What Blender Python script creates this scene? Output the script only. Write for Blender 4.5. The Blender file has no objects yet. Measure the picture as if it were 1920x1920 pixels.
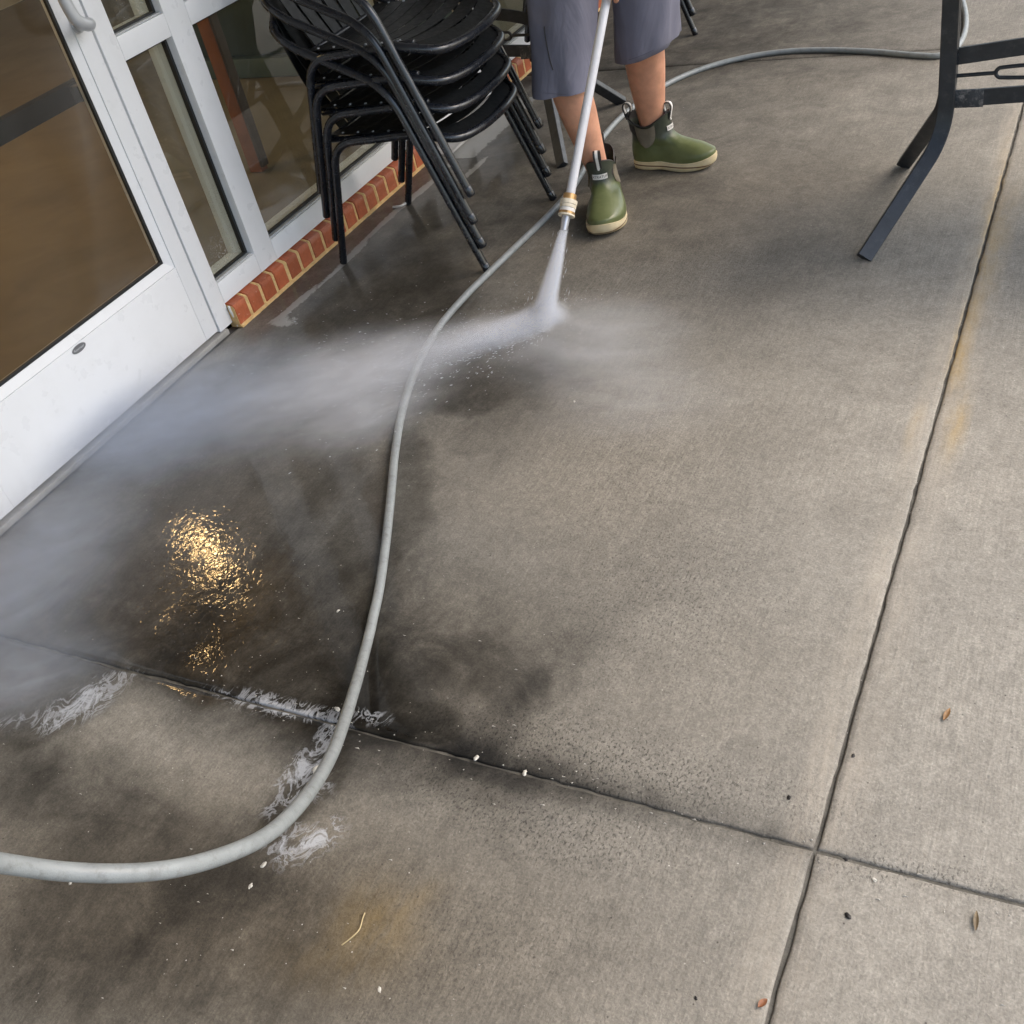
import bpy, bmesh, math, random
import numpy as np
from mathutils import Vector, Matrix, noise as mn

random.seed(7)
R = math.radians
sc = bpy.context.scene
col = sc.collection

# ------------------------------------------------------------------ camera
CM = np.array([[0.8863776157204699, 0.41804121129593075, -0.19893784961119465],
               [0.12508144788295786, -0.6299665018456013, -0.7664834231396783],
               [-0.4457458398518131, 0.6545103148237216, -0.6106774058733094]])
CF = 2013.69
CH = 1.45
cam_d = bpy.data.cameras.new("camera")
cam_d.sensor_width = 36.0
cam_d.sensor_fit = 'HORIZONTAL'
cam_d.lens = CF / 1920.0 * 36.0
cam_d.clip_start = 0.02
cam_d.clip_end = 500
cam = bpy.data.objects.new("camera", cam_d)
col.objects.link(cam)
mw = Matrix.Identity(4)
for i in range(3):
    mw[i][0] = CM[0][i]
    mw[i][1] = -CM[1][i]
    mw[i][2] = -CM[2][i]
mw[2][3] = CH
cam.matrix_world = mw
sc.camera = cam

def P(px, py, z=0.0, axis=2):
    """the point where the line of sight through a measured photo position meets z (or x / y) = value"""
    d = CM.T @ np.array([(px - 960) / CF, (py - 960) / CF, 1.0])
    o = np.array([0, 0, CH])
    return Vector(o + d * ((z - o[axis]) / d[axis]))

def proj(X, Y):
    p = np.stack([X, Y, -CH * np.ones_like(X)], -1) @ CM.T
    return p[..., 0] / p[..., 2] * CF + 960, p[..., 1] / p[..., 2] * CF + 960, p[..., 2]

# ------------------------------------------------------------------ light
SUN_EL, SUN_AZ = R(50), R(62)      # azimuth measured from +Y towards +X
w = bpy.data.worlds.new("World")
sc.world = w
w.use_nodes = True
nt = w.node_tree
nt.nodes.clear()
wo = nt.nodes.new('ShaderNodeOutputWorld')
bg = nt.nodes.new('ShaderNodeBackground')
sky = nt.nodes.new('ShaderNodeTexSky')
sky.sky_type = 'NISHITA'
sky.sun_disc = False
sky.sun_elevation = SUN_EL
sky.sun_rotation = SUN_AZ
sky.dust_density = 3.5
sky.air_density = 1.3
sky.ozone_density = 0.6
bg.inputs['Strength'].default_value = 0.15
nt.links.new(sky.outputs[0], bg.inputs[0])
nt.links.new(bg.outputs[0], wo.inputs[0])
sd = bpy.data.lights.new("sun", 'SUN')
sd.energy = 0.5
sd.angle = R(60)
sd.color = (1.0, 0.99, 0.97)
sun = bpy.data.objects.new("sun", sd)
col.objects.link(sun)
sv = Vector((math.cos(SUN_EL) * math.sin(SUN_AZ), math.cos(SUN_EL) * math.cos(SUN_AZ), math.sin(SUN_EL)))
sun.rotation_euler = sv.to_track_quat('Z', 'Y').to_euler()
sun.location = (4, 4, 6)
sc.view_settings.view_transform = 'Standard'
sc.view_settings.look = 'None'
sc.view_settings.exposure = 1.32
sc.view_settings.gamma = 1.0
try:
    sc.cycles.use_denoising = True
    sc.cycles.max_bounces = 8
    sc.cycles.diffuse_bounces = 3
    sc.cycles.glossy_bounces = 4
    sc.cycles.transparent_max_bounces = 24
    sc.cycles.volume_bounces = 4
    sc.cycles.volume_max_steps = 128
    sc.cycles.sample_clamp_indirect = 6.0
    sc.cycles.caustics_reflective = False
    sc.cycles.caustics_refractive = False
except Exception:
    pass

# ------------------------------------------------------------------ helpers
def tag(o, label=None, cat=None, group=None, kind=None):
    if label: o['label'] = label
    if cat: o['category'] = cat
    if group: o['group'] = group
    if kind: o['kind'] = kind
    return o

def empty(name, loc=(0, 0, 0), rz=0.0, **k):
    o = bpy.data.objects.new(name, None)
    o.empty_display_size = 0.1
    col.objects.link(o)
    o.location = loc
    o.rotation_euler = (0, 0, rz)
    return tag(o, **k)

def link(name, me, mat=None, parent=None, smooth=None):
    o = bpy.data.objects.new(name, me)
    col.objects.link(o)
    if mat is not None:
        me.materials.clear()
        for m in (mat if isinstance(mat, (list, tuple)) else [mat]):
            me.materials.append(m)
    if parent is not None:
        o.parent = parent
    if smooth is not None:
        me.polygons.foreach_set('use_smooth', [True] * len(me.polygons))
        if smooth > 0:
            try:
                me.set_sharp_from_angle(angle=R(smooth))
            except Exception:
                pass
    return o

class MB:
    def __init__(s):
        s.v = []; s.f = []; s.m = []
    def add(s, vs, fs, m=0):
        b = len(s.v)
        s.v += [tuple(v) for v in vs]
        s.f += [tuple(i + b for i in f) for f in fs]
        s.m += [m] * len(fs)
        return s
    def box(s, x0, x1, y0, y1, z0, z1, b=0.0, m=0):
        x0, x1 = min(x0, x1), max(x0, x1); y0, y1 = min(y0, y1), max(y0, y1); z0, z1 = min(z0, z1), max(z0, z1)
        if b <= 0:
            vs = [(x, y, z) for x in (x0, x1) for y in (y0, y1) for z in (z0, z1)]
            return s.add(vs, [(0, 1, 3, 2), (4, 6, 7, 5), (0, 4, 5, 1), (2, 3, 7, 6), (0, 2, 6, 4), (1, 5, 7, 3)], m)
        b = min(b, (x1 - x0) * .45, (y1 - y0) * .45, (z1 - z0) * .45)
        bm = bmesh.new()
        bmesh.ops.create_cube(bm, size=1.0)
        for v in bm.verts:
            v.co = Vector(((x0 + x1) / 2 + v.co.x * (x1 - x0), (y0 + y1) / 2 + v.co.y * (y1 - y0), (z0 + z1) / 2 + v.co.z * (z1 - z0)))
        bmesh.ops.bevel(bm, geom=list(bm.edges), offset=b, segments=2, affect='EDGES', profile=0.6)
        bm.verts.index_update()
        s.add([v.co for v in bm.verts], [[v.index for v in f.verts] for f in bm.faces], m)
        bm.free()
        return s
    def sweep(s, path, prof, closed=False, up=None, scale=None, cap=True, m=0):
        """prof: list of (a,b) offsets in the plane across the path"""
        path = [Vector(p) for p in path]
        n = len(path)
        T = []
        for i in range(n):
            a = path[i - 1] if (i > 0 or closed) else path[i]
            c = path[(i + 1) % n] if (i < n - 1 or closed) else path[i]
            T.append((c - a).normalized())
        u0 = Vector(up) if up else (Vector((0, 0, 1)) if abs(T[0].z) < .9 else Vector((1, 0, 0)))
        nrm = (u0 - T[0] * u0.dot(T[0])).normalized()
        rings = []
        for i in range(n):
            if i:
                if up:
                    nrm = (u0 - T[i] * u0.dot(T[i])).normalized()
                else:
                    nrm = (nrm - T[i] * nrm.dot(T[i])).normalized()
            bi = T[i].cross(nrm)
            k = scale[i] if scale else 1.0
            rings.append([path[i] + nrm * (a * k) + bi * (b_ * k) for a, b_ in prof])
        q = len(prof)
        vs = [v for r in rings for v in r]
        fs = []
        for i in range(n if closed else n - 1):
            j = (i + 1) % n
            for k in range(q):
                l = (k + 1) % q
                fs.append((i * q + k, i * q + l, j * q + l, j * q + k))
        if cap and not closed:
            fs.append(tuple(range(q - 1, -1, -1)))
            fs.append(tuple((n - 1) * q + k for k in range(q)))
        return s.add(vs, fs, m)
    def tube(s, path, r, seg=12, closed=False, round_end=False, m=0, scale=None):
        prof = [(r * math.cos(2 * math.pi * k / seg), r * math.sin(2 * math.pi * k / seg)) for k in range(seg)]
        path = [Vector(p) for p in path]
        if round_end and not closed:
            a = (path[0] - path[1]).normalized(); b = (path[-1] - path[-2]).normalized()
            pre = [path[0] + a * r * .45, path[0] + a * r * .36, path[0] + a * r * .18]
            post = [path[-1] + b * r * .18, path[-1] + b * r * .36, path[-1] + b * r * .45]
            sc_ = [.35, .72, .93] + (scale or [1.0] * len(path)) + [.93, .72, .35]
            return s.sweep(pre + path + post, prof, scale=sc_, m=m)
        return s.sweep(path, prof, closed=closed, scale=scale, m=m)
    def loft(s, rings, cap0=True, cap1=True, m=0):
        q = len(rings[0]); vs = [v for r in rings for v in r]; fs = []
        for i in range(len(rings) - 1):
            for k in range(q):
                l = (k + 1) % q
                fs.append((i * q + k, i * q + l, (i + 1) * q + l, (i + 1) * q + k))
        if cap0: fs.append(tuple(range(q - 1, -1, -1)))
        if cap1: fs.append(tuple((len(rings) - 1) * q + k for k in range(q)))
        return s.add(vs, fs, m)
    def mesh(s, name):
        me = bpy.data.meshes.new(name)
        me.from_pydata(s.v, [], s.f)
        me.validate()
        if any(s.m) and len(me.polygons) == len(s.m):
            me.polygons.foreach_set('material_index', s.m)
        bm = bmesh.new(); bm.from_mesh(me)
        bmesh.ops.recalc_face_normals(bm, faces=bm.faces)
        bm.to_mesh(me); bm.free()
        return me
    def build(s, name, mat, parent=None, smooth=35):
        return link(name, s.mesh(name), mat, parent, smooth)

def rnd_path(pts, r=0.04, n=6):
    """polyline with its corners rounded"""
    pts = [Vector(p) for p in pts]
    rs = r if isinstance(r, (list, tuple)) else [r] * len(pts)
    out = [pts[0]]
    for i in range(1, len(pts) - 1):
        a, b, c = pts[i - 1], pts[i], pts[i + 1]
        d = min(rs[i], (a - b).length * .48, (c - b).length * .48)
        p0 = b + (a - b).normalized() * d
        p1 = b + (c - b).normalized() * d
        for k in range(n + 1):
            t = k / n
            out.append(p0 * (1 - t) ** 2 + b * 2 * t * (1 - t) + p1 * t * t)
    out.append(pts[-1])
    return out

def spline(pts, n=10):
    pts = [Vector(p) for p in pts]
    out = []
    for i in range(len(pts) - 1):
        p0 = pts[max(i - 1, 0)]; p1 = pts[i]; p2 = pts[i + 1]; p3 = pts[min(i + 2, len(pts) - 1)]
        for k in range(n):
            t = k / n
            out.append(0.5 * ((2 * p1) + (p2 - p0) * t + (2 * p0 - 5 * p1 + 4 * p2 - p3) * t * t + (3 * p1 - p0 - 3 * p2 + p3) * t ** 3))
    out.append(pts[-1])
    return out

def copy_tree(o, parent=None):
    c = o.copy(); col.objects.link(c)
    if parent is not None:
        c.parent = parent
    for ch in list(o.children):
        copy_tree(ch, c)
    return c

# ------------------------------------------------------------------ materials
class NT:
    def __init__(s, name):
        s.mat = bpy.data.materials.new(name)
        s.mat.use_nodes = True
        s.t = s.mat.node_tree
        s.t.nodes.clear()
        s.out = s.t.nodes.new('ShaderNodeOutputMaterial')
    def n(s, typ, **k):
        nd = s.t.nodes.new('ShaderNode' + typ)
        for a, b in k.items():
            setattr(nd, a, b)
        return nd
    def set(s, sock, val):
        if val is None: return
        if hasattr(val, 'is_linked') or isinstance(val, bpy.types.NodeSocket):
            s.t.links.new(val, sock)
        elif isinstance(val, (tuple, list)) and len(val) == 3 and sock.type == 'RGBA':
            sock.default_value = (*val, 1)
        else:
            sock.default_value = val
    def math(s, op, a, b=None, c=None, clamp=False):
        nd = s.n('Math', operation=op); nd.use_clamp = clamp
        s.set(nd.inputs[0], a)
        if b is not None: s.set(nd.inputs[1], b)
        if c is not None: s.set(nd.inputs[2], c)
        return nd.outputs[0]
    def mix(s, f, a, b, blend='MIX'):
        nd = s.n('Mix', data_type='RGBA', blend_type=blend)
        nd.clamp_factor = True
        s.set(nd.inputs[0], f); s.set(nd.inputs[6], a); s.set(nd.inputs[7], b)
        return nd.outputs[2]
    def ramp(s, f, lo, hi, a=0.0, b=1.0, smooth=False):
        nd = s.n('MapRange'); nd.interpolation_type = 'SMOOTHSTEP' if smooth else 'LINEAR'
        s.set(nd.inputs[0], f); s.set(nd.inputs[1], lo); s.set(nd.inputs[2], hi); s.set(nd.inputs[3], a); s.set(nd.inputs[4], b)
        return nd.outputs[0]
    def co(s, scale=(1, 1, 1), rot=(0, 0, 0), which='Object'):
        tc = s.n('TexCoord'); mp = s.n('Mapping')
        s.t.links.new(tc.outputs[which], mp.inputs[0])
        mp.inputs['Scale'].default_value = scale
        mp.inputs['Rotation'].default_value = rot
        return mp.outputs[0]
    def noise(s, co=None, scale=5, detail=4, rough=.55, dist=0.0, out=0):
        nd = s.n('TexNoise')
        if co is not None: s.t.links.new(co, nd.inputs['Vector'])
        nd.inputs['Scale'].default_value = scale; nd.inputs['Detail'].default_value = detail
        nd.inputs['Roughness'].default_value = rough; nd.inputs['Distortion'].default_value = dist
        return nd.outputs[out]
    def voro(s, co=None, scale=5, feature='F1', out='Distance'):
        nd = s.n('TexVoronoi', feature=feature)
        if co is not None: s.t.links.new(co, nd.inputs['Vector'])
        nd.inputs['Scale'].default_value = scale
        return nd.outputs[out]
    def attr(s, name, out='Fac', typ='GEOMETRY'):
        nd = s.n('Attribute', attribute_name=name, attribute_type=typ)
        return nd.outputs[out]
    def bump(s, h, strength=.3, dist=.01, normal=None):
        nd = s.n('Bump'); nd.inputs['Strength'].default_value = 1.0
        s.set(nd.inputs['Strength'], strength); nd.inputs['Distance'].default_value = dist
        s.set(nd.inputs['Height'], h)
        if normal is not None: s.t.links.new(normal, nd.inputs['Normal'])
        return nd.outputs[0]
    def bsdf(s, color=(.5, .5, .5), rough=.5, metal=0.0, spec=.5, normal=None, coat=0.0, coat_rough=.1, sss=0.0, connect=True):
        p = s.n('BsdfPrincipled')
        s.set(p.inputs['Base Color'], color); s.set(p.inputs['Roughness'], rough); s.set(p.inputs['Metallic'], metal)
        s.set(p.inputs['Specular IOR Level'], spec)
        s.set(p.inputs['Coat Weight'], coat); s.set(p.inputs['Coat Roughness'], coat_rough)
        if sss:
            p.inputs['Subsurface Weight'].default_value = sss
            p.inputs['Subsurface Radius'].default_value = (.012, .004, .002)
        if normal is not None: s.t.links.new(normal, p.inputs['Normal'])
        if connect: s.t.links.new(p.outputs[0], s.out.inputs[0])
        return p

def simple(name, color, rough=.5, metal=0.0, var=.12, nscale=8, bump=0.0, bscale=60, spec=.5, coat=0.0, dirt=None, dirt_amt=0.0, sss=0.0):
    t = NT(name)
    co = t.co()
    nz = t.noise(co, nscale, 5, .6)
    k = t.ramp(nz, .3, .7, 1 - var, 1 + var)
    c = t.mix(1.0, (*color,), (1, 1, 1), 'MULTIPLY')
    mulc = t.n('Vectormath' if False else 'VectorMath', operation='SCALE')
    mulc.inputs[0].default_value = color
    t.t.links.new(k, mulc.inputs['Scale'])
    c = mulc.outputs[0]
    if dirt is not None:
        d = t.ramp(t.noise(co, nscale * 2.3, 6, .7), .52, .75, 0, dirt_amt)
        c = t.mix(d, c, dirt)
    rg = t.ramp(t.noise(co, nscale * 3, 4), .3, .7, max(.02, rough - .08), min(1, rough + .08))
    nm = t.bump(t.noise(co, bscale, 3), bump, .004) if bump else None
    t.bsdf(c, rg, metal, spec, nm, coat, sss=sss)
    return t.mat

M = {}
M['frame'] = simple('white painted aluminium', (.78, .79, .815), .32, 0, .02, 6, dirt=(.45, .44, .42), dirt_amt=.10)
M['gasket'] = simple('black rubber gasket', (.012, .014, .016), .5, 0, .2)
M['stop'] = simple('aluminium glazing stop', (.52, .54, .56), .4, .3, .1, 40, dirt=(.25, .25, .25), dirt_amt=.5)
M['black'] = simple('black powder coat', (.009, .011, .016), .27, 0, .2, 8, spec=.7)
M['seat'] = simple('black slat paint', (.006, .007, .008), .5, 0, .3, 20, bump=.15, bscale=300, spec=.32, dirt=(.03, .032, .03), dirt_amt=.25)
M['slate'] = simple('dark slate table paint', (.026, .030, .037), .42, 0, .25, 14, bump=.2, bscale=300, dirt=(.13, .13, .13), dirt_amt=.35)
M['worn'] = simple('dark paint worn to grey', (.05, .055, .065), .5, 0, .4, 25, bump=.4, bscale=160, dirt=(.36, .33, .32), dirt_amt=.95)
M['steel'] = simple('brushed satin steel', (.55, .57, .60), .38, .35, .06, 30)
M['brass'] = simple('dull brass', (.55, .34, .15), .35, .7, .25, 30)
M['cream'] = simple('cream plastic', (.72, .64, .5), .45, 0, .15, 30)
M['wand'] = simple('pale grey wand sleeve', (.60, .605, .635), .4, 0, .06, 20, dirt=(.4, .4, .42), dirt_amt=.4)
M['nozzle'] = simple('zinc nozzle', (.5, .51, .55), .35, .5, .1, 20)
M['hose'] = simple('grey rubber hose', (.25, .27, .275), .42, 0, .12, 30, bump=.15, bscale=500, dirt=(.12, .12, .11), dirt_amt=.6)
M['shorts'] = None
M['skin'] = simple('skin', (.60, .30, .19), .55, 0, .16, 22, bump=.12, bscale=260, sss=.15)
M['shirt'] = simple('navy cotton', (.04, .05, .09), .85, 0, .15, 12)
M['hair'] = simple('brown hair', (.06, .035, .02), .6, 0, .3, 60)
M['trim'] = simple('off white band', (.75, .72, .68), .5, 0, .08, 40)
M['rubber_dark'] = simple('dark neoprene', (.035, .03, .028), .6, 0, .2, 60)
M['gore'] = simple('taupe boot gore', (.17, .145, .105), .6, 0, .15, 60, bump=.2, bscale=700)
M['ceiling'] = simple('pale canopy ceiling', (.42, .41, .39), .8, 0, .06, 2)
M['wall'] = simple('painted stucco', (.62, .60, .56), .85, 0, .06, 3, bump=.4, bscale=90)
M['wood'] = simple('stained wood', (.27, .085, .03), .45, 0, .25, 10, bump=.1, bscale=80)
M['teal'] = simple('dark teal vinyl', (.022, .042, .045), .4, 0, .2, 10)
M['teal_edge'] = simple('grey teal base trim', (.055, .09, .095), .4, 0, .15, 10)
M['lampmetal'] = simple('lamp metal', (.1, .1, .1), .4, .8)

def shorts_mat():
    t = NT('blue grey twill'); co = t.co()
    k = t.ramp(t.noise(co, 5, 4), .3, .7, .86, 1.14)
    v = t.n('VectorMath', operation='SCALE'); v.inputs[0].default_value = (.160, .160, .205)
    t.t.links.new(k, v.inputs['Scale'])
    wv = t.n('TexWave'); wv.inputs['Scale'].default_value = 260; t.t.links.new(t.co((1, 1, 1), (0, R(40), 0)), wv.inputs['Vector'])
    b1 = t.bump(wv.outputs['Fac'], .12, .002)
    b2 = t.bump(t.noise(t.co((1, 1, .4)), 8, 4, .5, .7), .55, .03, b1)
    t.bsdf(v.outputs[0], .85, 0, .25, b2)
    return t.mat
M['shorts'] = shorts_mat()

def boot_mat():
    t = NT('olive boot rubber')
    co = t.co()
    sp = t.n('SeparateXYZ'); t.t.links.new(co, sp.inputs[0])
    # olive foot below, darker grey green shaft above, an uneven worn limit between them
    zz = t.math('ADD', sp.outputs[2], t.math('MULTIPLY', t.math('SUBTRACT', t.noise(co, 16, 4, .6, .8), .5), .07))
    zz = t.math('SUBTRACT', zz, t.math('MULTIPLY', sp.outputs[0], .10))
    f = t.ramp(zz, .088, .112, 0, 1, True)
    g = t.mix(t.ramp(t.noise(co, 9, 4), .35, .7), (.080, .098, .034), (.145, .165, .070))
    d = t.mix(t.ramp(t.noise(co, 14, 4), .35, .7), (.028, .036, .026), (.075, .082, .058))
    c = t.mix(f, g, d)
    # pale grey-green patches painting the sheen of wet rubber
    c = t.mix(t.ramp(t.noise(co, 26, 5, .7, .5), .66, .74, 0, .35), c, (.33, .36, .33))
    rg = t.ramp(t.noise(co, 22, 3), .3, .7, .3, .55)
    t.bsdf(c, rg, 0, .4, t.bump(t.noise(co, 38, 3, .5, .4), .25, .004), coat=.16, coat_rough=.15)
    return t.mat
M['boot'] = boot_mat()

def sole_mat():
    t = NT('cream boot sole'); co = t.co()
    sp = t.n('SeparateXYZ'); t.t.links.new(co, sp.inputs[0])
    # thin brown line round the sole
    d = t.math('ABSOLUTE', t.math('SUBTRACT', sp.outputs[2], .0175))
    line = t.ramp(d, .0016, .0026, 1, 0)
    base = t.mix(t.ramp(t.noise(co, 30, 4), .35, .7), (.62, .5, .3), (.74, .63, .43))
    t.bsdf(t.mix(line, base, (.12, .05, .02)), .5)
    return t.mat
M['sole'] = sole_mat()

def glass_mat(name, tint, haze=.03, drops=0.0, refl=.6, rgh=.012):
    t = NT(name)
    co = t.co()
    tr = t.n('BsdfTransparent'); t.set(tr.inputs[0], tint)
    gl = t.n('BsdfGlossy'); gl.inputs['Roughness'].default_value = rgh; gl.inputs[0].default_value = (.95, .97, 1, 1)
    fr = t.n('Fresnel'); fr.inputs[0].default_value = 1.5
    ff = t.math('MULTIPLY', fr.outputs[0], refl, clamp=True)
    m1 = t.n('MixShader'); t.t.links.new(ff, m1.inputs[0]); t.t.links.new(tr.outputs[0], m1.inputs[1]); t.t.links.new(gl.outputs[0], m1.inputs[2])
    df = t.n('BsdfDiffuse'); df.inputs[0].default_value = (.5, .5, .48, 1)
    hz = t.ramp(t.noise(t.co((1, 1, .35)), 3.2, 5, .6, .8), .35, .8, haze * .25, haze * 1.8)
    if drops:
        cell = t.voro(co, 190)
        dr = t.ramp(cell, .2, .34, 1, 0)
        reg = t.ramp(t.noise(co, 9, 3), .38, .6, .1, 1)
        gate = t.attr('drops')
        hz = t.math('ADD', hz, t.math('MULTIPLY', t.math('MULTIPLY', dr, reg), t.math('MULTIPLY', gate, drops)), clamp=True)
    m2 = t.n('MixShader'); t.t.links.new(hz, m2.inputs[0]); t.t.links.new(m1.outputs[0], m2.inputs[1]); t.t.links.new(df.outputs[0], m2.inputs[2])
    t.t.links.new(m2.outputs[0], t.out.inputs[0])
    return t.mat
M['glass'] = glass_mat('window glass', (.84, .91, .865), .075, .9, .12, .03)
M['side_glass'] = glass_mat('misted side glass', (.84, .93, .88), .16, 1.0, .12, .03)
M['door_glass'] = glass_mat('door glass', (.95, .88, .74), .035, .9, .13, .16)

def brick_mat():
    t = NT('red brick'); co = t.co()
    ge = t.n('NewGeometry')
    rv = ge.outputs['Random Per Island']
    k = t.math('MULTIPLY', t.ramp(rv, 0, 1, .82, 1.2), t.ramp(t.noise(co, 45, 5, .65), .3, .7, .84, 1.15))
    v = t.n('VectorMath', operation='SCALE'); v.inputs[0].default_value = (.385, .10, .042); t.t.links.new(k, v.inputs['Scale'])
    c = t.mix(t.ramp(t.noise(co, 70, 4), .62, .7, 0, .5), v.outputs[0], (.55, .3, .2))
    c = t.mix(t.ramp(t.noise(co, 22, 4), .6, .75, 0, .45), c, (.12, .03, .02))
    t.bsdf(c, t.ramp(t.noise(co, 12), .3, .7, .3, .6), 0, .5, t.bump(t.noise(co, 160, 4), .35, .003))
    return t.mat
M['brick'] = brick_mat()
M['mortar'] = simple('buff mortar', (.66, .43, .18), .7, 0, .2, 40, bump=.8, bscale=200, dirt=(.75, .6, .4), dirt_amt=.6)

# concrete ------------------------------------------------------------
def concrete():
    t = NT('broomed concrete')
    co = t.co()
    tone = t.attr('tone'); wet0 = t.attr('wet'); rust = t.attr('rust'); foam = t.attr('foam'); edge = t.attr('edge'); rip = t.attr('ripple')
    # ragged limit of the wet area
    nzw = t.noise(co, 7, 6, .62, .4)
    wet = t.ramp(t.math('ADD', wet0, t.math('MULTIPLY', t.math('SUBTRACT', nzw, .5), .55)), .28, .72, 0, 1, True)
    # mottling
    n1 = t.noise(co, 2.1, 6, .6, .5)
    n2 = t.noise(co, 11, 6, .65, .3)
    cr = t.co((1, 1, 1), (.5, .35, .65))
    n3 = t.noise(cr, 60, 6, .72)
    n4 = t.noise(cr, 240, 4, .7, .6)
    e = t.math('ADD', t.math('MULTIPLY', t.math('SUBTRACT', n1, .5), 1.1), t.math('MULTIPLY', t.math('SUBTRACT', n2, .5), .95))
    e = t.math('MULTIPLY', e, t.math('ADD', .30, t.math('MULTIPLY', t.math('MAXIMUM', t.attr('grime'), wet0), .75)))
    e = t.math('ADD', e, t.math('MULTIPLY', t.math('SUBTRACT', n3, .5), .9))
    e = t.math('ADD', e, t.math('MULTIPLY', t.math('SUBTRACT', n4, .5), 1.1))
    # broom strokes run along y
    br = t.noise(t.co((1, .05, 1)), 210, 4, .7, .35)
    brw = t.ramp(t.noise(co, 1.4, 3), .35, .65, .25, 1)
    e = t.math('ADD', e, t.math('MULTIPLY', t.math('MULTIPLY', t.math('SUBTRACT', br, .5), 1.0), brw))
    # dark pits of the worn broomed skin, more of them where the pits attribute is high
    pit = t.noise(t.co((1, .6, 1)), 230, 4, .7)
    pa = t.attr('pits')
    pt = t.ramp(pit, .53, .64, 0, 1)
    e = t.math('SUBTRACT', e, t.math('MULTIPLY', pt, t.math('MULTIPLY', pa, 1.35)))
    # blotches of grime
    gr = t.ramp(t.noise(co, 4.2, 6, .7, 1.0), .5, .68, 0, 1)
    e = t.math('SUBTRACT', e, t.math('MULTIPLY', gr, t.math('MULTIPLY', t.attr('grime'), .5)))
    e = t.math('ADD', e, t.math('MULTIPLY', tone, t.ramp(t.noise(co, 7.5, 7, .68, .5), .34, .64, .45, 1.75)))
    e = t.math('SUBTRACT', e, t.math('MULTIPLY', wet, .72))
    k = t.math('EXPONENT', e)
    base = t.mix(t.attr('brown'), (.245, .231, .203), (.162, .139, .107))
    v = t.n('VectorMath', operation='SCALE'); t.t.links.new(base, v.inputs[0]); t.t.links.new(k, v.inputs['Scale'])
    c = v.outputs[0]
    # dried grey slurry along the ledge
    smn = t.math('ADD', t.attr('smear'), t.math('MULTIPLY', t.math('SUBTRACT', t.noise(co, 34, 7, .7, .6), .5), .9))
    smf = t.ramp(smn, .48, .62, 0, 1)
    c = t.mix(t.math('MULTIPLY', smf, .85), c, (.30, .30, .285))
    # rust
    rn = t.math('MULTIPLY', rust, t.ramp(t.noise(t.co((1, .3, 1)), 26, 5, .7), .36, .56, .3, 1.0), clamp=True)
    c = t.mix(rn, c, (.46, .31, .10))
    # white crumbs set in the skin
    sp = t.voro(co, 42)
    spc = t.math('MULTIPLY', t.ramp(sp, .035, .06, 1, 0), t.ramp(t.noise(co, 3, 2), .5, .6))
    c = t.mix(t.math('MULTIPLY', spc, .8), c, (.62, .6, .56))
    sd_ = t.voro(t.co((1.03, .97, 1), (0, 0, .7)), 30)
    c = t.mix(t.math('MULTIPLY', t.ramp(sd_, .03, .06, 1, 0), .75), c, (.035, .03, .026))
    # edge bands rubbed pale beside the long joint
    en = t.math('MULTIPLY', t.math('MULTIPLY', edge, t.ramp(t.noise(co, 2.6, 4, .6), .32, .55, .12, 1)), t.ramp(t.noise(t.co((1, .12, 1)), 90, 4, .7), .3, .62), clamp=True)
    c = t.mix(t.math('MULTIPLY', en, .62), c, (.47, .42, .35))
    # foam left by the running water
    r1 = t.noise(t.co((1, .6, 1), (0, 0, -.5)), 26, 6, .6, 1.8)
    ridg = t.math('SUBTRACT', 1.0, t.math('MULTIPLY', t.math('ABSOLUTE', t.math('SUBTRACT', r1, .5)), 6.0))
    body_ = t.ramp(t.math('ADD', t.noise(co, 30, 7, .7, .8), t.math('MULTIPLY', foam, .34)), .73, .92, 0, 1)
    fil = t.ramp(t.math('ADD', ridg, t.math('MULTIPLY', foam, .35)), .82, 1.05, 0, 1)
    fo = t.math('MULTIPLY', t.math('ADD', body_, t.math('MULTIPLY', fil, .55), clamp=True), t.ramp(foam, .06, .3), clamp=True)
    fo2 = t.math('MULTIPLY', fo, .64)
    c = t.mix(fo2, c, (.62, .65, .70))
    # roughness
    rdry = .86
    rw = t.ramp(t.noise(co, 9, 5, .6), .35, .7, .38, .6)
    ro = t.n('Mix', data_type='FLOAT'); t.t.links.new(wet, ro.inputs[0]); ro.inputs[2].default_value = rdry; t.t.links.new(rw, ro.inputs[3])
    rough = t.math('ADD', ro.outputs[0], t.math('MULTIPLY', fo, .4), clamp=True)
    # relief: sharp where dry, flooded where wet, rippled in the puddle
    h = t.math('ADD', t.math('MULTIPLY', br, t.math('MULTIPLY', brw, .7)), t.math('MULTIPLY', n4, .8))
    h = t.math('ADD', h, t.math('MULTIPLY', n3, .9))
    h = t.math('SUBTRACT', h, t.math('MULTIPLY', pt, t.math('MULTIPLY', pa, 1.2)))
    dryw = t.math('SUBTRACT', 1.0, t.math('MULTIPLY', wet, .86))
    b1 = t.bump(h, t.math('MULTIPLY', dryw, .55), .0022)
    rp = t.noise(t.co((1, .8, 1), (0, 0, .5)), 78, 2, .55, .9)
    rp2 = t.noise(co, 16, 2, .5, .6)
    hr = t.math('ADD', t.math('MULTIPLY', rp, 1.0), t.math('MULTIPLY', rp2, 1.6))
    b2 = t.bump(hr, t.math('MULTIPLY', rip, t.ramp(t.noise(co, 5.5, 3), .36, .6, .45, 1.0), clamp=True), .00075, b1)
    b3 = t.bump(hr, t.math('ADD', .05, t.math('MULTIPLY', rip, t.ramp(t.noise(co, 5.5, 3), .36, .6, .5, 1.0)), clamp=True), .0005)
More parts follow.
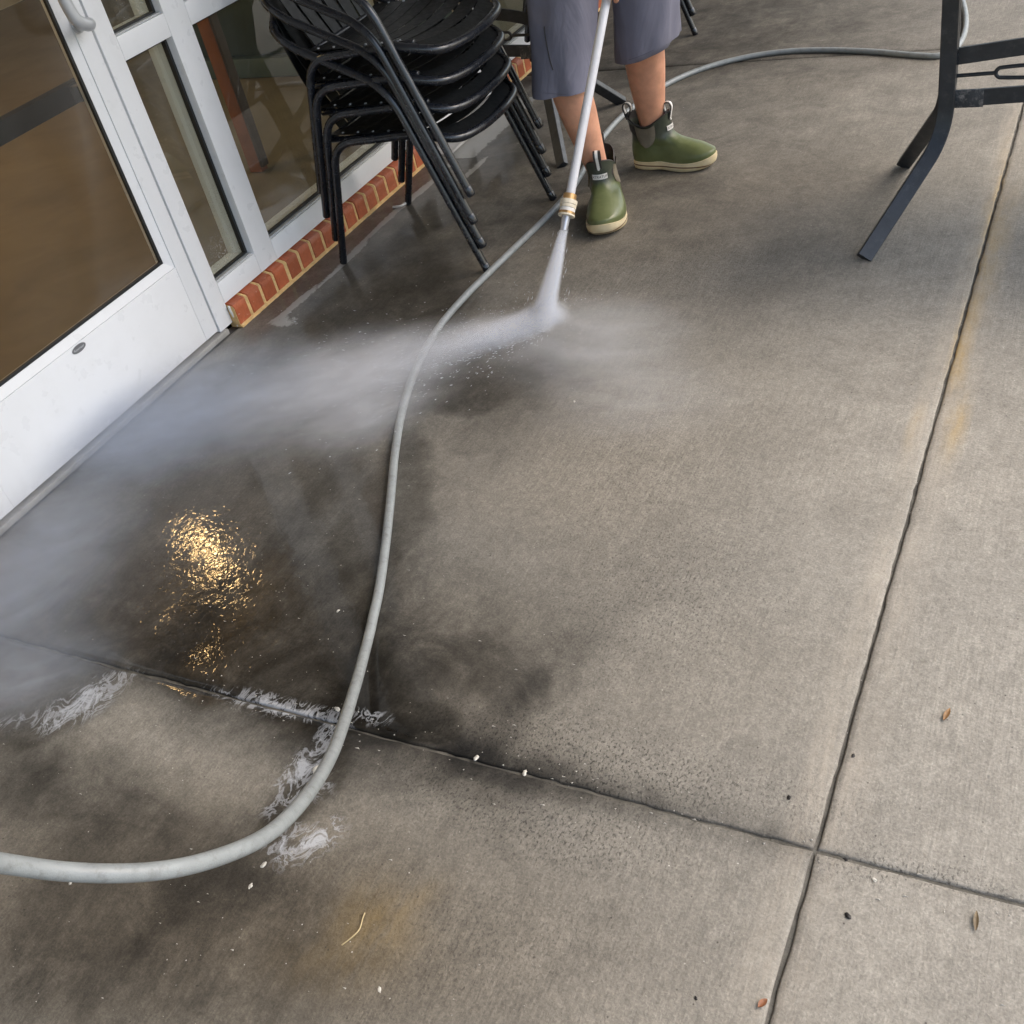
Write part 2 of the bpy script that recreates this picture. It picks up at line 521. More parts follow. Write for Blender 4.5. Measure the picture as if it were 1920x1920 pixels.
    t.bsdf(c, rough, 0, t.math('SUBTRACT', .35, t.math('MULTIPLY', wet, .3)), b2, coat=t.math('MULTIPLY', wet, .7), coat_rough=t.math('ADD', t.ramp(t.noise(co, 6, 4, .6), .35, .65, .05, .2), t.math('MULTIPLY', t.ramp(rip, .02, .35), -.25), clamp=True))
    # the coat follows the ripples too
    for nd in t.t.nodes:
        if nd.type == 'BSDF_PRINCIPLED':
            t.t.links.new(b3, nd.inputs['Coat Normal'])
    return t.mat
M['concrete'] = concrete()
M['dirt'] = simple('joint dirt', (.12, .115, .10), .9, 0, .4, 30, bump=.6, bscale=200)
M['asphalt'] = simple('outer ground', (.20, .19, .175), .9, 0, .15, 2, bump=.5, bscale=80)

# ------------------------------------------------------------------ ground
# (x0,x1) , (y0,y1) of the slabs; the joints are real grooves
JX, JY0, JY1 = -0.250, 0.918, 4.405
def smooth_noise(px, py, s, seed):
    """cheap value noise, vectorised"""
    x = px / s + seed * 17.3; y = py / s + seed * 9.1
    xi = np.floor(x); yi = np.floor(y); fx = x - xi; fy = y - yi
    fx = fx * fx * (3 - 2 * fx); fy = fy * fy * (3 - 2 * fy)
    def h(a, b):
        q = np.sin(a * 127.1 + b * 311.7 + seed * 74.7) * 43758.5453
        return q - np.floor(q)
    return (h(xi, yi) * (1 - fx) + h(xi + 1, yi) * fx) * (1 - fy) + (h(xi, yi + 1) * (1 - fx) + h(xi + 1, yi + 1) * fx) * fy - .5

# stains, broad darker and lighter areas, wet areas, measured on the slab: centre, half length, half width (photo units), turn, amount, softness power
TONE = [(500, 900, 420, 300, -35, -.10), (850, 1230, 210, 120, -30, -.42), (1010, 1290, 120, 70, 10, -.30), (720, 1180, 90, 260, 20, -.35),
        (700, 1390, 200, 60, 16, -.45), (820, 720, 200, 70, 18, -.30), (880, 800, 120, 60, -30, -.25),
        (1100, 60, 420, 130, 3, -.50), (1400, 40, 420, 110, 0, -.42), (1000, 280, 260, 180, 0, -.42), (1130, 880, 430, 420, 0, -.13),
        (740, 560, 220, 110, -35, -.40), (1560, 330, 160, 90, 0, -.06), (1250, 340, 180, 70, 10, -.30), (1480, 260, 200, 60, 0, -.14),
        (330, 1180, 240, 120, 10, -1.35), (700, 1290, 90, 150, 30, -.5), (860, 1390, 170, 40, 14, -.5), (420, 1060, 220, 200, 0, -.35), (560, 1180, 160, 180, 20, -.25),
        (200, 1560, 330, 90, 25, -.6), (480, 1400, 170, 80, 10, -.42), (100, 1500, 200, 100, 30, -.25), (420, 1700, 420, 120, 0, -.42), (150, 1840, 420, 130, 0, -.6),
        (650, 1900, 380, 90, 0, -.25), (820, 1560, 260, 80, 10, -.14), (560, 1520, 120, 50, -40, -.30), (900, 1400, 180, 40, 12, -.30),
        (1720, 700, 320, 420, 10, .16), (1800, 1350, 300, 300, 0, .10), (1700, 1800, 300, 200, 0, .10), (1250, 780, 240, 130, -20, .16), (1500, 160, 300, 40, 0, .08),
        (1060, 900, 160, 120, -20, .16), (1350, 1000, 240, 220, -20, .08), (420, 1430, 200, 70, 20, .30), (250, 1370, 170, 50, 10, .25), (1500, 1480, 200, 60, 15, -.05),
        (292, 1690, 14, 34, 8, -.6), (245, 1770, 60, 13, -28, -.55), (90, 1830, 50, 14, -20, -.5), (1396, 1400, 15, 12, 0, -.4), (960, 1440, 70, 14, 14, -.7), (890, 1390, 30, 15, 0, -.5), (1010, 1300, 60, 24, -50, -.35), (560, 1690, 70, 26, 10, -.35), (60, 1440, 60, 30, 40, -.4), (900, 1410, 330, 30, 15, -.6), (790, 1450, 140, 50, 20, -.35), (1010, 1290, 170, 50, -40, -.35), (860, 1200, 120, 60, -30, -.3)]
WET = [(420, 950, 330, 230, -30, 1.1), (320, 1160, 260, 150, 10, 1.1), (560, 720, 330, 130, -28, 1.0), (180, 1060, 300, 170, -35, 1.0),
       (740, 640, 150, 260, 40, .8), (900, 700, 260, 90, -10, .7), (620, 1250, 170, 140, 10, 1.0), (640, 1080, 130, 240, 12, 1.0),
       (720, 1330, 170, 60, 15, .9), (560, 1500, 60, 150, 35, .9), (60, 1330, 160, 80, -20, .8), (600, 540, 170, 80, -42, .9), (760, 400, 200, 80, -42, .8),
       (900, 300, 150, 90, -42, .6), (1000, 430, 200, 120, 0, .35), (950, 560, 240, 120, 0, .35), (760, 900, 90, 220, 0, .55), (880, 1230, 190, 110, -10, .45), (100, 1230, 160, 100, 0, 1.0),
       (1100, 250, 200, 160, 0, .22)]
RUST = [(1855, 480, 20, 110, 17, .55), (1800, 640, 11, 90, 14, .9), (1786, 790, 10, 55, 12, 1.0), (1800, 700, 9, 90, 14, .9), (1712, 800, 8, 40, 14, .35), (1765, 850, 8, 50, 14, .3), (1860, 400, 8, 130, 14, .5), (1830, 560, 7, 60, 14, .6),
        (700, 1740, 80, 70, -30, .26), (640, 1810, 110, 50, 0, .12), (760, 1690, 60, 30, -20, .22)]
FOAM = [(140, 1325, 75, 26, -30, 1.0), (185, 1290, 60, 16, -25, .7), (520, 1320, 110, 14, 14, .9), (600, 1345, 50, 10, 16, .8), (570, 1430, 24, 85, 35, 1.0),
        (530, 1500, 30, 40, 35, .6), (548, 1592, 40, 34, 0, .95), (600, 1580, 40, 22, -30, .9), (625, 1560, 18, 24, 0, .7), (690, 1345, 40, 14, 10, .5), (60, 945, 14, 8, -40, 1.0),
        (30, 1350, 50, 12, -10, .5), (545, 1528, 30, 10, -30, .8), (230, 1270, 30, 10, -20, .5), (600, 1480, 20, 30, 35, .5)]
RIP = [(400, 1050, 300, 230, 10, 1.0), (520, 1230, 200, 120, 0, 1.0), (360, 1195, 200, 90, 0, .9)]
PITS = [(1100, 1420, 330, 70, 14, 1.0), (1000, 1520, 300, 80, 14, .8), (860, 1480, 200, 60, 20, .8), (1250, 1130, 220, 180, -20, .55), (1480, 1500, 200, 60, 14, .4), (1700, 1640, 240, 26, 14, .7),
        (1200, 900, 240, 200, -20, .35), (1250, 500, 240, 90, 0, .4), (850, 1750, 400, 140, 0, .35)]
BROWN = [(400, 1750, 700, 260, 5, 1.0), (1100, 60, 600, 200, 0, .85), (1250, 420, 420, 200, 0, .7), (850, 1300, 300, 250, 0, .5), (1150, 900, 300, 300, 0, .35), (800, 500, 300, 160, -35, .6), (1200, 1300, 400, 200, 0, .2)]
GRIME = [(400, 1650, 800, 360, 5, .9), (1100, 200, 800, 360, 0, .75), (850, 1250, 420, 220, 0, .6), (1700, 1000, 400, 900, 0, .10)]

def field(blobs, px, py, wpx, wpy, power=1.0, mx=True):
    out = np.zeros_like(px)
    for b in blobs:
        cx, cy, a, c, rot, amp = b
        r_ = math.radians(rot)
        dx = wpx - cx; dy = wpy - cy
        u = (dx * math.cos(r_) + dy * math.sin(r_)) / a
        v = (-dx * math.sin(r_) + dy * math.cos(r_)) / c
        g = amp * np.exp(-(u * u + v * v) ** power)
        if mx: out = np.maximum(out, g)
        else: out += g
    return out

def slab_grid(x0, x1, y0, y1, step, seed, fine):
    def axis(a, b):
        n = max(2, int(round((b - a) / step)))
        inner = list(np.linspace(a + .016, b - .016, n))
        if fine:
            return [a + .0026, a + .0036, a + .0068] + inner + [b - .0068, b - .0036, b - .0026]
        return [a + .0035, a + .0075] + inner + [b - .0075, b - .0035]
    xs = np.array(axis(x0, x1)); ys = np.array(axis(y0, y1))
    X, Y = np.meshgrid(xs, ys, indexing='ij')
    d = np.minimum(np.minimum(X - x0, x1 - X), np.minimum(Y - y0, y1 - Y))
    Z = np.where(d < .003, -.011, np.where(d < .005, -.0025, np.where(d < .01, -.0008, 0.0)))
    # edges a little chipped
    j = smooth_noise(X, Y, .03, seed) * .003 + smooth_noise(X, Y, .009, seed + 3) * .003
    near = d < .012
    X = X + np.where(near & ((X - x0 < .012) | (x1 - X < .012)), j, 0)
    Y = Y + np.where(near & ((Y - y0 < .012) | (y1 - Y < .012)), j, 0)
    Z = Z + smooth_noise(X, Y, .5, 5) * .002
    nx, ny = X.shape
    idx = np.arange(nx * ny).reshape(nx, ny)
    F = np.stack([idx[:-1, :-1], idx[1:, :-1], idx[1:, 1:], idx[:-1, 1:]], -1).reshape(-1, 4)
    return X.ravel(), Y.ravel(), Z.ravel(), F

def build_ground():
    XS, YS, ZS, FS = [], [], [], []; off = 0
    xb = [-2.352, JX, 1.84, 3.93]
    yb = [-6.1, -2.58, JY0, JY1, 7.9, 11.4]
    s = 0
    for i in range(len(xb) - 1):
        for j in range(len(yb) - 1):
            s += 1
            fine = (i < 2 and 1 <= j <= 3)
            step = .021 if (i == 0 and 1 <= j <= 3) else (.03 if fine else .25)
            if j == 1 and fine:      # only the visible half needs detail
                step = .03
            x, y, z, f = slab_grid(xb[i], xb[i + 1], yb[j], yb[j + 1], step, s, fine)
            XS.append(x); YS.append(y); ZS.append(z); FS.append(f + off); off += len(x)
    X = np.concatenate(XS); Y = np.concatenate(YS); Z = np.concatenate(ZS); F = np.concatenate(FS)
    me = bpy.data.meshes.new('patio')
    me.vertices.add(len(X)); me.vertices.foreach_set('co', np.stack([X, Y, Z], -1).astype(np.float32).ravel())
    me.loops.add(F.size); me.loops.foreach_set('vertex_index', F.astype(np.int32).ravel())
    me.polygons.add(len(F)); me.polygons.foreach_set('loop_start', (np.arange(len(F)) * 4).astype(np.int32))
    me.update(calc_edges=True); me.validate()
    px, py, dep = proj(X, Y)
    bad = dep < .3
    px = np.where(bad, 5000, px); py = np.where(bad, 5000, py)
    wx = smooth_noise(X, Y, .22, 1) * 1.0 + smooth_noise(X, Y, .08, 2) * .5
    wy = smooth_noise(X, Y, .22, 11) * 1.0 + smooth_noise(X, Y, .08, 12) * .5
    wpx = px + wx * 70; wpy = py + wy * 60
    A = {}
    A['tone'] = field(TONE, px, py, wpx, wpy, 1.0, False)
    A['wet'] = np.clip(field(WET, px, py, wpx, wpy, 1.6), 0, 1)
    A['rust'] = np.clip(field(RUST, px, py, px + wx * 8, py + wy * 8, 1.0), 0, 1)
    A['foam'] = np.clip(field(FOAM, px, py, px + wx * 14, py + wy * 14, 1.3), 0, 1.2)
    A['ripple'] = np.clip(field(RIP, px, py, px, py, 1.2), 0, 1)
    A['pits'] = np.clip(field(PITS, px, py, wpx, wpy, 1.2), 0, 1)
    A['brown'] = np.clip(field(BROWN, px, py, wpx, wpy, 1.0), 0, 1)
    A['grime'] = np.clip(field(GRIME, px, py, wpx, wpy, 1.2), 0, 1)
    dj = np.abs(X - JX)
    sw_ = .013 + .012 * (smooth_noise(X, Y, .12, 31) + .5)
    sm1 = np.exp(-((X + 2.224 + .008 * np.sin(Y * 9)) / sw_) ** 2) * ((Y > 2.28) & (Y < 3.46))
    sm2 = np.exp(-(((X + 2.20) / .09) ** 2 + ((Y - 2.27) / .05) ** 2)) * .75
    sm3 = np.exp(-((X + 2.23) / .10) ** 4) * ((Y > 3.50) & (Y < 4.12)) * .95
    sm4 = np.exp(-(((X + 2.09) / .02) ** 2 + ((Y - 3.40) / .13) ** 4)) * .9
    A['smear'] = np.maximum(np.maximum(sm1, sm2), np.maximum(sm3, sm4))
    A['edge'] = np.clip(1.0 - np.abs(dj - .026) / .03, 0, 1)
    dY = np.minimum(np.abs(Y - JY0), np.abs(Y - JY1))
    A['tone'] += -.45 * np.exp(-(dY / .03) ** 2) * (X < JX) - .12 * np.exp(-(dj / .012) ** 2)
    for k, a in A.items():
        at = me.attributes.new(k, 'FLOAT', 'POINT'); at.data.foreach_set('value', a.astype(np.float32))
    o = link('patio', me, M['concrete'])
    me.polygons.foreach_set('use_smooth', [True] * len(me.polygons))
    tag(o, 'broomed concrete patio slabs with dirty joints, wet by the storefront', None, None, 'structure')
    g = MB().add([(-2.4, -60, -.0145), (120, -60, -.0145), (120, 120, -.0145), (-2.4, 120, -.0145)], [(0, 1, 2, 3)])
    # dirt bed showing in the grooves near the camera
    bed = MB().add([(-2.36, -6, -.0065), (3.93, -6, -.0065), (3.93, 11.3, -.0065), (-2.36, 11.3, -.0065)], [(0, 1, 2, 3)]).build('joint_filler', M['dirt'], None, None)
    tag(bed, 'dark dirt packed in the joints between slabs', None, None, 'structure')
    go = g.build('ground', M['asphalt'], None, None)
    tag(go, 'plain paved ground beyond the patio', None, None, 'structure')
build_ground()

# ------------------------------------------------------------------ building shell
def struct(o, label):
    return tag(o, label, None, None, 'structure')
XF = -2.36           # outer face of the storefront frame
canopy = MB().box(-2.9, 0.7, -5.5, 10.5, 3.05, 3.3).build('canopy_ceiling', M['ceiling'], None, None)
struct(canopy, 'pale canopy ceiling over the patio')
upper = MB().box(-2.9, -2.37, -5.5, 10.5, 2.35, 3.045).build('upper_wall', M['wall'], None, None)
tag(upper, 'painted wall strip above the storefront windows', 'wall', None, 'structure')

def room():
    t = NT('interior floor'); co = t.co()
    c = t.mix(t.ramp(t.noise(co, 3, 5, .6, .5), .3, .7), (.17, .135, .08), (.25, .205, .13))
    t.bsdf(c, .45, 0, .4)
    f = MB().add([(-8.5, -4, -.004), (-2.405, -4, -.004), (-2.405, 10, -.004), (-8.5, 10, -.004)], [(0, 1, 2, 3)]).build('interior_floor', t.mat, None, None)
    struct(f, 'brown interior floor seen through the glass')
    wl = simple('interior wall', (.35, .29, .2), .8)
    m = MB()
    m.box(-8.6, -8.5, -4, 10, 0, 2.7); m.box(-8.5, -2.5, -4.1, -4, 0, 2.7); m.box(-8.5, -2.5, 10, 10.1, 0, 2.7)
    o = m.build('interior_wall', wl, None, None); struct(o, 'interior walls of the shop')
    o = MB().box(-8.5, -2.48, -4, 10, 2.7, 2.76).build('interior_ceiling', M['ceiling'], None, None); struct(o, 'interior ceiling of the shop')
room()

# ------------------------------------------------------------------ storefront
XB = -2.47           # inner face of the frame
XG = -2.405          # glass
sf = empty('storefront_frame', (XF, 2.45, 0), label='white aluminium storefront frame of posts, sills and transoms beside the glass door', cat='window frame')
def fbar(name, y0, y1, z0, z1, mat='frame'):
    return MB().box(XB - XF, 0, y0 - 2.45, y1 - 2.45, z0, z1, .0022).build(name, M[mat], sf, 30)
E_ = .0004
posts = [(-1.5, -1.43), (1.15, 1.215), (2.158, 2.221), (2.42, 2.512), (3.497, 3.56), (4.125, 4.19), (5.6, 5.66), (7.1, 7.16)]
for i, (a, b) in enumerate(posts):
    z0 = 0.019 if i in (2, 1, 4, 5) else .085
    fbar('post', a, b, z0, 2.35)
def pane(y0, y1, z0, z1, z_sill):
    """sill and transom bars butt between posts, gasket ring, stop and glass"""
    m = MB(); g = .009
    for (a, b, c, d) in ((y0, y0 + g, z0, z1), (y1 - g, y1, z0, z1), (y0 + g, y1 - g, z0, z0 + g), (y0 + g, y1 - g, z1 - g, z1)):
        m.box(XG - XF + .003, XG - XF + .018, a - 2.45, b - 2.45, c, d)
    m.build('gasket', M['gasket'], sf, None)
    n = 14
    me = MB()
    ys = np.linspace(y0 + .001, y1 - .001, n + 1) - 2.45; zs = np.linspace(z0 + .001, z1 - .001, 2 * n + 1)
    vs = [(XG - XF, y, z) for y in ys for z in zs]
    fs = [(i * (2 * n + 1) + j, (i + 1) * (2 * n + 1) + j, (i + 1) * (2 * n + 1) + j + 1, i * (2 * n + 1) + j + 1) for i in range(n) for j in range(2 * n)]
    o = me.add(vs, fs).build('glass', M['side_glass'] if 2 < y0 < 2.4 else M['glass'], sf, None)
    at = o.data.attributes.new('drops', 'FLOAT', 'POINT')
    vals = []
    for y, z in [(y, z) for y in ys for z in zs]:
        dz = (z - z0) / max(.001, (z1 - z0)); dy = (y + 2.45 - y0) / (y1 - y0)
        vals.append(max(0.0, 1 - dz * 2.2) * min(1, dy * 1.6) * (1.0 if z0 < .5 else .7))
    at.data.foreach_set('value', vals)
    # stop: a narrow flat grey bead lying in the sill pocket
    MB().box(XG - XF + .0185, -.010, y0 + .0005 - 2.45, y1 - .0005 - 2.45, z0 + .0006, z0 + .004).build('stop', M['stop'], sf, None)
openings = [(-1.43, 1.15), (2.221, 2.42), (2.512, 3.497), (4.19, 5.6), (5.66, 7.1)]
for (a, b) in openings:
    zs_ = .153 if a < 3 else .15
    fbar('sill', a + E_, b - E_, .085, zs_)
    fbar('transom', a + E_, b - E_, .822, .884)
    fbar('transom', a + E_, b - E_, 2.28, 2.35)
    pane(a, b, zs_, .822, 0)
    pane(a, b, .884, 2.28, 0)

def door(name, y0, y1, label, full=True):
    d = empty(name, (XF - .003, y0, 0), label=label, cat='door')
    W = y1 - y0
    t = .044
    st = .088; rb = .30
    if W < .7: st = .05
    fr = MB()
    g = .004
    fr.box(-t, 0, g, st - .028, .028, 2.26, .0015)
    fr.box(-t, 0, W - st + .028, W - g, .028, 2.26, .0015)
    fr.box(-t, -.0005, st - .028 + E_, W - st + .028 - E_, .028, rb - .025, .0015)
    fr.box(-t, -.0005, st - .028 + E_, W - st + .028 - E_, 2.16, 2.26, .0015)
    fr.build('leaf', M['frame'], d, 30)
    s = MB(); a0, a1 = st - .028 + .0008, W - st + .028 - .0008; b0, b1 = rb - .0242, 2.159
    q = .026
    # sloped glass stops, four mitred strips
    ou = [(a0, b0), (a1, b0), (a1, b1), (a0, b1)]; inn = [(a0 + q, b0 + q), (a1 - q, b0 + q), (a1 - q, b1 - q), (a0 + q, b1 - q)]
    vs = [(-.0035, y, z) for y, z in ou] + [(-.011, y, z) for y, z in inn] + [(-t + .004, y, z) for y, z in ou] + [(-t + .004, y, z) for y, z in inn]
    fs = []
    for k in range(4):
        l = (k + 1) % 4
        fs += [(k, l, 4 + l, 4 + k), (4 + k, 4 + l, 12 + l, 12 + k), (8 + k, 12 + k, 12 + l, 8 + l), (k, 8 + k, 8 + l, l)]
    s.add(vs, fs).build('glass_stop', M['frame'], d, None)
    gk = MB(); gg = .008
    y_0, y_1, z_0, z_1 = a0 + q, a1 - q, b0 + q, b1 - q
    for (p, r_, u, v) in ((y_0 + .0003, y_0 + gg, z_0, z_1), (y_1 - gg, y_1 - .0003, z_0, z_1), (y_0 + gg, y_1 - gg, z_0 + .0003, z_0 + gg), (y_0 + gg, y_1 - gg, z_1 - gg, z_1 - .0003)):
        gk.box(-.021, -.012, p, r_, u, v)
    gk.build('gasket', M['gasket'], d, None)
    n = 16
    ys = np.linspace(y_0 + .001, y_1 - .001, n + 1); zs = np.linspace(z_0 + .001, z_1 - .001, 2 * n + 1)
    vs = [(-.0225, y, z) for y in ys for z in zs]
    fs = [(i * (2 * n + 1) + j, (i + 1) * (2 * n + 1) + j, (i + 1) * (2 * n + 1) + j + 1, i * (2 * n + 1) + j + 1) for i in range(n) for j in range(2 * n)]
    go = MB().add(vs, fs).build('glass', M['door_glass'], d, None)
    at = go.data.attributes.new('drops', 'FLOAT', 'POINT')
    at.data.foreach_set('value', [max(0, 1 - abs(y_1 - y) / .05) * max(0, 1 - (z - z_0) / .5) for y in ys for z in zs])
    # push bar on the inside
    if full:
        pb = MB().box(-.115, -.075, st * .4, W - st * .3, .765, .818, .006).build('push_bar', simple('matt black bar', (.01, .011, .014), .85, spec=.15), d, 30)
        MB().box(-.0755, -t - .0005, st * .4, st * .4 + .05, .772, .812).box(-.0755, -t - .0005, W - st * .3 - .06, W - st * .3, .772, .812).build('bracket', M['gasket'], pb, None)
        # curved pull outside
        yh = W - .0415
        hp = spline([(.0, yh, .950), (.028, yh, .950), (.050, yh - .006, .950), (.062, yh - .026, .954), (.064, yh - .052, .972), (.064, yh - .062, 1.01), (.064, yh - .063, 1.06), (.064, yh - .063, 1.20),
                     (.064, yh - .062, 1.24), (.064, yh - .052, 1.262), (.062, yh - .026, 1.278), (.050, yh - .006, 1.282), (.028, yh, 1.282), (0, yh, 1.282)], 8)
        hd = MB().tube(hp, .0158, 20).build('pull_handle', M['steel'], d, 60)
        fl = MB()
        for zc in (.950, 1.282):
            fl.tube([(.0005, yh, zc), (.004, yh, zc)], .021, 24)
        fl.build('handle_flange', M['steel'], hd, 40)
        # small oval badge on the bottom rail
        bo = MB(); cy, cz = .455, .262
        ring = [(.0006, cy + .025 * math.cos(a), cz + .0105 * math.sin(a)) for a in np.linspace(0, 2 * math.pi, 33)[:-1]]
        ring2 = [(.0016, v[1], v[2]) for v in ring]
        bo.loft([ring, ring2]).build('badge', simple('grey badge', (.16, .165, .175), .4), d, None)
        tx = bpy.data.curves.new('badge_mark', 'FONT'); tx.body = 'Kawneer'; tx.size = .0105; tx.align_x = 'CENTER'; tx.align_y = 'CENTER'
        to = bpy.data.objects.new('badge_mark', tx); col.objects.link(to); to.parent = d
        to.rotation_euler = (R(90), 0, R(90)); to.location = (.0021, cy, cz)
        tx.materials.append(simple('badge lettering', (.55, .56, .58), .5))
    return d
door('glass_door', 1.217, 2.1565, 'white framed glass door with black push bar and curved steel pull')
door('narrow_door', 3.562, 4.1235, 'narrow white framed door beyond the end of the brick ledge', False)
th = MB().box(-2.42, -2.3505, 1.19, 2.185, .0005, .0185, .004).build('threshold', simple('dull aluminium threshold', (.36, .35, .33), .55, .15, .15, 12, bump=.4, bscale=120, dirt=(.16, .15, .14), dirt_amt=.5), None, 30)
tag(th, 'grey metal threshold strip under the glass door', 'threshold')
th2 = MB().box(-2.42, -2.26, 3.52, 4.16, .0005, .012, .003).build('threshold', simple('pale threshold', (.42, .41, .40), .6, .05, .1, 12), None, 30)
tag(th2, 'pale threshold slab under the narrow white door', 'threshold')

# brick ledge
def ledge(name, y0, y1, label, nb=None):
    root = empty(name, (-2.335, y0, 0), label=label, cat='brick ledge')
    pitch = .0731
    b = MB()
    y = 0.003; k = 0
    while y + .03 < (y1 - y0):
        w_ = min(.0610, (y1 - y0) - y - .002) + random.uniform(-.0012, .0012)
        jx = random.uniform(-.0012, .0012); jz = random.uniform(-.001, .0012)
        pr = [(-.034, .004), (0 + jx, .006), (0 + jx, .070 + jz), (-.004 + jx, .0755 + jz), (-.034, .0825 + jz)]
        n0 = len(b.v)
        bm = bmesh.new()
        v0 = [bm.verts.new((p[0], y, p[1])) for p in pr]; v1 = [bm.verts.new((p[0], y + w_, p[1])) for p in pr]
        bm.faces.new(v0[::-1]); bm.faces.new(v1)
        for i in range(5):
            j = (i + 1) % 5
            bm.faces.new((v0[i], v0[j], v1[j], v1[i]))
        bmesh.ops.recalc_face_normals(bm, faces=bm.faces)
        bmesh.ops.bevel(bm, geom=list(bm.edges), offset=.0022, segments=2, affect='EDGES')
        bmesh.ops.subdivide_edges(bm, edges=[e for e in bm.edges if e.calc_length() > .02], cuts=3, use_grid_fill=True)
        for v in bm.verts:
            nn = mn.noise(Vector((v.co.x * 60, (v.co.y + y0) * 60, v.co.z * 60)))
            v.co.x += nn * .0009
        bm.verts.index_update()
        b.add([v.co for v in bm.verts], [[v.index for v in f.verts] for f in bm.faces])
        bm.free()
        y += pitch; k += 1
    b.build('bricks', M['brick'], root, 40)
    # mortar bed: a wavy slightly recessed body with a bottom fillet
    L = y1 - y0; n = int(L / .006)
    rings = []
    for i in range(n + 1):
        yy = L * i / n
        ph = (yy - .003) % pitch
        inj = ph > .0610
        u = (ph - .0610) / (pitch - .0610) if inj else 0
        prd = (.0012 * math.sin(math.pi * u) if inj else -.004) + mn.noise(Vector((yy * 90, 1, 0))) * (.0022 if inj else .001)
        tz = .0005 if inj else -.006
        wob = mn.noise(Vector((yy * 50, 5, 0))) * .0015
        rings.append([(-.036, yy, .001), (.010 + wob, yy, .001), (.008 + wob, yy, .004), (prd, yy, .0085 + wob), (prd, yy, .069 + tz), (-.004 + prd, yy, .075 + tz), (-.034, yy, .082 + tz)])
    MB().loft(rings).build('mortar', M['mortar'], root, 50)
    return root
ledge('brick_ledge', 2.222, 3.492, 'low ledge of red bricks on edge with buff mortar under the large window')
ledge('brick_ledge', 4.195, 7.0, 'low red brick ledge beyond the narrow white door')
ledge('brick_ledge', -1.4, 1.15, 'low red brick ledge before the glass door, out at the near end')
caulk = MB(); pts_c = []
for i in range(12):
    z = .004 + i * .0065
    pts_c.append((-2.349 + .004 * mn.noise(Vector((z * 40, 0, 3))), 2.2235 + .004 * math.sin(z * 70), z))
caulk.tube(pts_c, .0042, 8, round_end=True).build('caulk_bead', M['trim'], None, 60)
tag(bpy.data.objects['caulk_bead'], 'rough white caulk bead between door post and first brick', 'caulk')

# ------------------------------------------------------------------ inside
wp = empty('wooden_post', (-3.145, 3.43, 0), label='orange brown wooden post standing indoors behind the large window', cat='wooden post')
MB().box(-.032, .030, -.022, .022, 0, 2.69, .002).build('post_face', M['wood'], wp, 30)
MB().box(.0305, .044, -.020, .022, 0.02, 2.66, .002).build('shade_strip', simple('shaded wood', (.05, .03, .018), .5), wp, 30)  # darker strip paints the shaded side of the post into the colour
bn = empty('booth_bench', (-3.95, 4.62, 0), rz=R(-4), label='dark teal booth bench indoors behind the large window', cat='bench')
MB().box(-.75, .9, .0, .9, 0.0, .10, .01).build('base', M['teal_edge'], bn, 30)
MB().box(-.74, .9, .03, .9, .1005, .44, .03).build('seat', M['teal'], bn, 40)
MB().box(-.74, .9, .7, .86, .4405, 1.05, .04).build('backrest', M['teal'], bn, 40)

def lamp(x, y, z, r, power, label):
    e = empty('pendant_lamp', (x, y, 2.7), label=label, cat='lamp', group='warm lamps indoors')
    t = NT('warm lamp glow'); em = t.n('Emission'); em.inputs[0].default_value = (1.0, .68, .34, 1); em.inputs[1].default_value = power
    t.t.links.new(em.outputs[0], t.out.inputs[0])
    rings = []
    for k in range(1, 12):
        a = math.pi * k / 12
        rings.append([(r * math.sin(a) * math.cos(b), r * math.sin(a) * math.sin(b), (z - 2.7) + r * .8 * math.cos(a)) for b in np.linspace(0, 2 * math.pi, 25)[:-1]])
    MB().loft(rings).build('globe', t.mat, e, 60)
    MB().tube([(0, 0, -.001), (0, 0, z - 2.7 + r * .79)], .006, 8).build('stem', M['lampmetal'], e, 60)
lamp(-4.60, 3.40, 2.42, .075, 36, 'large warm globe lamp indoors, mirrored in the puddle')
lamp(-4.25, 2.75, 2.45, .03, 50, 'small warm globe lamp indoors, nearer the door')
lamp(-6.6, 0.6, 2.42, .24, 34, 'added unseen warm globe that brightens the floor behind the glass door')  # added fill light for the interior, set clear of the puddle's reflection

